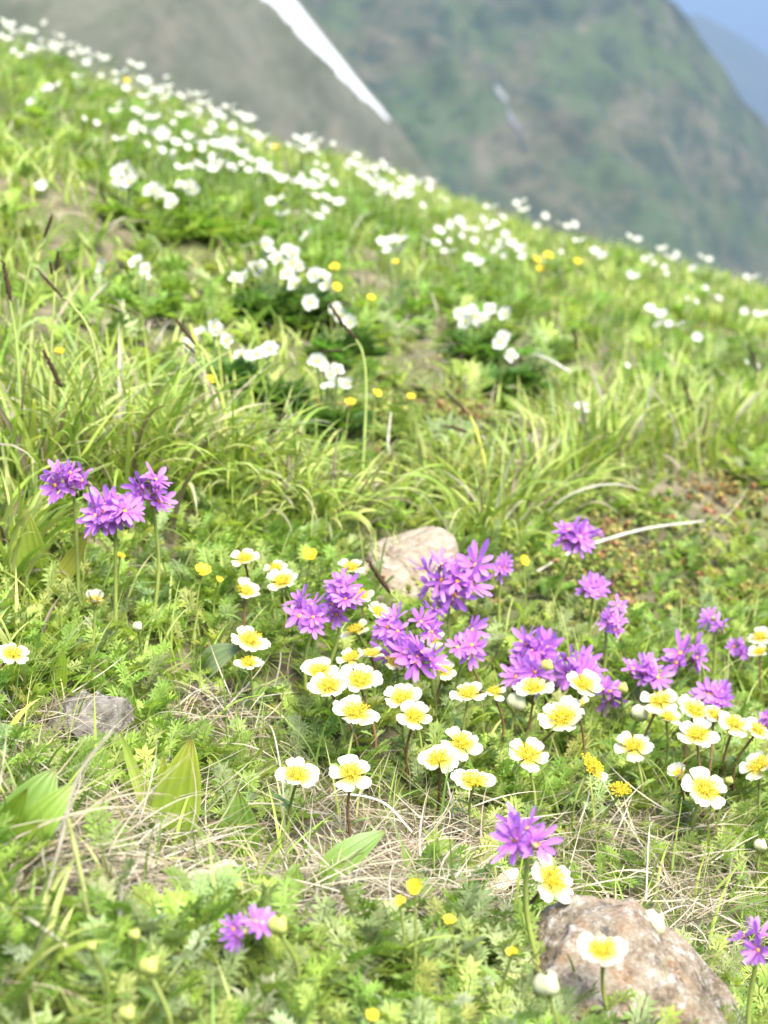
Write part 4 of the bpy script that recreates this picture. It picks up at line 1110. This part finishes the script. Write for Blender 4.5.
# label, base px, [(tip px, width m, depth shift, arch, col, tipcol)]
BROAD = [
 ('upright yellow-green broad-leaved shoot in the straw at lower left', (172, 850), [((192, 738), .024, .0, .04, YG, YG2, (168, 850)), ((164, 755), .009, .01, -.05, YG, YG2, (160, 848)), ((120, 731), .007, .0, .06, (.3, .33, .08), YG, (160, 824)), ((128, 815), .012, -.02, .1, DG, MG, (160, 826))]),
 ('broad-leaved shoot of three overlapping leaves at the lower left edge', (20, 855), [((56, 768), .024, .01, .12, DG, MG, (10, 850)), ((78, 780), .017, .0, .25, MG, YG, (18, 852)), ((28, 788), .013, -.02, .05, YG, YG, (-5, 850)), ((40, 822), .014, -.02, .2, MG, YG, (5, 850))]),
 ('short pointed broad leaf right of the upright yellow-green shoot', (240, 850), [((238, 790), .020, 0, .05, DG, MG, (240, 850)), ((262, 825), .012, -.01, .2, MG, MG, (244, 852))]),
 ('flat spreading broad leaf in front of the straw near centre', (300, 896), [((386, 840), .015, .02, .12, MG, DG, (318, 888)), ((345, 860), .012, -.01, .2, MG, MG, (305, 892))]),
 ('wide drooping broad leaves beside the dead leaf', (285, 912), [((226, 866), .020, .0, .14, DG, MG, (285, 910)), ((228, 905), .016, -.02, .2, DG, MG, (280, 915)), ((296, 862), .012, .01, .1, MG, MG, (290, 905))]),
 ('tall pointed broad leaves behind the grass at left', (42, 605), [((26, 508), .022, .0, .06, YG, YG2, (40, 600)), ((88, 532), .013, .0, -.16, YG2, (.3, .27, .07), (44, 600))]),
 ('single grey-green broad leaf lying under the white avens at left', (205, 686), [((243, 658), .022, -.01, .15, (.2, .26, .13), (.22, .28, .14), (203, 685))]),
 ('dark broad leaf rising from the straw near centre', (420, 888), [((438, 838), .014, .0, .08, DG, MG, (420, 885)), ((402, 842), .008, .0, .1, MG, YG, (418, 886))]),
 ('short broad yellow-green stalk leaf at the left foot of the slope', (58, 700), [((64, 650), .010, 0, .04, YG, YG, (57, 700))]),
]
for lab, bp, lvs in BROAD:
    b, _, Zd = solve(*bp); t_ = tag(empty('broad_leaved_plant', b), lab, 'plant', 'broad-leaved shoots')
    for (tp, wd, dz, arch, c0, c1, lb) in lvs:
        B0 = ray(*lb) * Zd; B0[2] = min(B0[2], float(ground(B0[0], B0[1])) + .004)
        B1 = ray(*tp) * (Zd + dz - .01)
        B1[2] = max(B1[2], float(ground(B1[0], B1[1])) + .016)
        flat = abs(B1[0] - B0[0]) > 1.15 * abs(B1[2] - B0[2])
        if flat: B0 = B0 + [0, 0, wd * .25]; B1 = B1 + [0, 0, wd * .35]
        V, F, C = broad_leaf(B0 - b, B1 - b, wd * 1.1, arch, c0, c1, (0, -.65, .75) if flat else (0, -1, .3))
        obj('leaf', mesh_np('leaf', V, F, M_BROAD, C), t_)

# ---- rocks
def rock_mesh(name, dims, planes, seed, mat, rough=.05):
    import bmesh
    bm = bmesh.new(); bmesh.ops.create_icosphere(bm, subdivisions=6, radius=1.0)
    V = np.array([v.co[:] for v in bm.verts]); F = np.array([[v.index for v in f.verts] for f in bm.faces]); bm.free()
    r = np.random.default_rng(seed)
    pl = [(np.array(n_) / np.linalg.norm(n_), d_) for n_, d_ in planes]
    for _ in range(16):
        n_ = r.normal(size=3); n_ /= np.linalg.norm(n_); pl.append((n_, .72 + .22 * r.random()))
    rad = np.full(len(V), 1.0)
    for n_, d_ in pl:
        c = V @ n_; with_ = c > .05; lim = np.where(with_, d_ / np.maximum(c, .05), 9); rad = np.minimum(rad, lim)
    nz = fbm(V[:, 0] * 3 + V[:, 2] * 2 + seed + 10, V[:, 1] * 3 - V[:, 2] * 1.5 + 20, 4) - .5
    nf = fbm(V[:, 0] * 11 + V[:, 2] * 9 + 30, V[:, 1] * 11 - V[:, 2] * 7 + 20, 4) - .5
    rg = np.abs(fbm(V[:, 0] * 4 + V[:, 2] * 5 + 60 + seed, V[:, 1] * 5 - V[:, 2] * 3 + 50, 4) - .5)
    ck = -np.exp(-(rg / .018) ** 2) * .05
    V = V * (rad + rough * 2.6 * nz + rough * nf + ck)[:, None] * np.array(dims)
    return mesh_np(name, V, F, mat)
def rock(label, px, py, dims, planes, seed, mat, rz, sink, rough=.05):
    b, _, Zd = solve(px, py); o = obj('rock', rock_mesh('rock', dims, planes, seed, mat, rough), None, b + [0, 0, sink], (0, 0, rz))
    tag(o, label, 'rock'); return o
rock('pale pinkish boulder with a slanting top behind the purple flowers', 398, 580, (.074, .045, .053), [((-.42, -.1, .86), .42), ((.95, 0, .15), .72), ((.3, -.75, .5), .62)], 14, M_ROCK_PINK, 0, .004, .08)
rock('ochre and white lichen-covered rock in the lower right foreground', 622, 1012, (.074, .06, .060), [((.80, -.05, .6), .58), ((-.8, 0, .75), .80), ((0, -.5, .9), .80), ((-.05, 0, 1), .84)], 12, M_ROCK_FRONT, 0, .004, .06)
rock('brown-grey rock half buried in the straw at left', 92, 736, (.031, .026, .032), [((0, -.3, 1), .62), ((.7, -.6, .2), .6)], 6, M_ROCK_GREY, .2, .001, .11)
rock('small pale grey stone below the brown-grey rock at left', 132, 790, (.018, .016, .012), [((0, -.3, 1), .8)], 8, M_ROCK_GREY, .6, .001)
rock('small grey stone at the left among leaves above the straw', 200, 694, (.013, .012, .010), [((0, -.3, 1), .8)], 9, M_ROCK_GREY, 1.1, .002)

# ---- dry stalks and dead leaves
DRY = [('long bleached curved stalk lying over the shrub cushion at right', [(536, 572), (570, 553), (605, 540), (650, 528), (704, 521)], .0016, .035, (.46, .43, .36), [.62, 1, 1, 1, .55]),
       ('pale broken straw stalk leaning over the straw at lower left', [(40, 920), (60, 845), (78, 777), (112, 731)], .0008, .05, (.38, .33, .25), [1, 1, 1, .9]),
       ('straight green-yellow stalk standing at lower left', [(92, 930), (82, 880), (68, 818)], .0013, .03, (.34, .36, .13), [1, 1, .7]),
       ('short bleached stub standing upright at lower left', [(119, 944), (120, 912), (122, 884)], .0011, .02, (.42, .38, .3), [1, 1, .4]),
       ('thick pale stalk lying at the lower left edge', [(-6, 898), (30, 920), (72, 950)], .0011, .02, (.36, .33, .25), [.8, 1, .9]),
       ('arched pale grass stalk bowing over the straw below the lower avens pair', [(322, 798), (352, 795), (385, 804), (412, 832)], .0008, .03, (.66, .62, .5), [.6, 1, 1, .8]),
       ('pale angular stalk left of the lower avens pair', [(262, 726), (272, 729), (280, 765), (284, 800)], .0006, .03, (.40, .36, .28), [.7, 1, 1, .8]),
       ('thin upright bleached stalk at centre of the slope', [(389, 455), (388, 440), (391, 412)], .0016, .06, (.6, .56, .46), [1, 1, .5]),
       ('curved bleached stalk on the slope right of centre', [(525, 352), (545, 358), (570, 372)], .0016, .05, (.66, .62, .52), [.6, 1, 1]),
       ('thin straw crossing the green at lower right', [(650, 818), (648, 850), (646, 900)], .0005, .04, (.62, .56, .42), [.7, 1, 1]),
       ('bent straw sweeping down at lower right', [(652, 850), (668, 885), (700, 905), (740, 925)], .0009, .03, (.62, .56, .42), [.7, 1, 1, .8])]
for lab, pts, rad, H, colr, pr_ in DRY:
    _, A, Za = solve(*pts[0], .01); _, B, Zb = solve(*pts[-1], H if 'upright' not in lab and 'standing' not in lab else .01)
    if 'upright' in lab or 'standing' in lab or 'leaning' in lab: Zb = Za - .01
    n = len(pts); P = np.array([ray(*p) * (Za + (Zb - Za) * i / (n - 1)) for i, p in enumerate(pts)])
    for i in range(n): P[i, 2] = max(P[i, 2], float(ground(P[i, 0], P[i, 1])) + .004)
    b = P[0].copy(); mb = MB(); pth = smooth_path(P - b, 8)
    rr = np.interp(np.linspace(0, 1, len(pth)), np.linspace(0, 1, len(pr_)), pr_) * rad * (1 + .12 * np.sin(np.arange(len(pth)) * 1.7))
    V, F = tube(pth, rr, 6); mb.add(V, F, np.array(colr) * (.9 + .2 * RNG.random((len(V), 1))))
    o = obj('dry_stalk', mb.mesh('dry_stalk', M_STRAW), None, b); tag(o, lab, 'dry stalk')
def dead_leaf(label, p0, p1, wd, col, lift=.012):
    _, A, Za = solve(*p0, .006); _, B, Zb = solve(*p1, lift); d = B - A
    V, F, C = broad_leaf(np.zeros(3), d, wd, .1, col, np.array(col) * 1.1, (0, -.5, .8), -.25)
    nz = (fbm(V[:, 0] * 90 + 5, V[:, 1] * 90 + V[:, 2] * 40, 3) - .5)[:, None]
    V = V + nz * np.array([0.003, .004, .010]); C = C * (1 + .7 * nz)
    o = obj('dead_leaf', mesh_np('dead_leaf', V, F, M_STRAW, C), None, A); tag(o, label, 'dead leaf')
dead_leaf('crumpled beige dead leaf beside the wide drooping leaves', (172, 908), (262, 872), .030, (.33, .28, .21), .018)
dead_leaf('thin pale dead leaf lying across the straw at left', (88, 868), (172, 866), .012, (.33, .28, .2))
dead_leaf('curled dead leaf trailing left from the crumpled one', (140, 930), (190, 898), .010, (.34, .29, .21))
dead_leaf('pale scrap of dead leaf at the lower left edge', (2, 890), (10, 862), .016, (.26, .23, .18))
dead_leaf('flat brown dead leaf in the straw at centre right', (478, 895), (540, 880), .012, (.45, .36, .25))
dead_leaf('broad dead leaves bunched in the tuft below the tall grass', (520, 452), (545, 432), .03, (.36, .31, .24), .03)
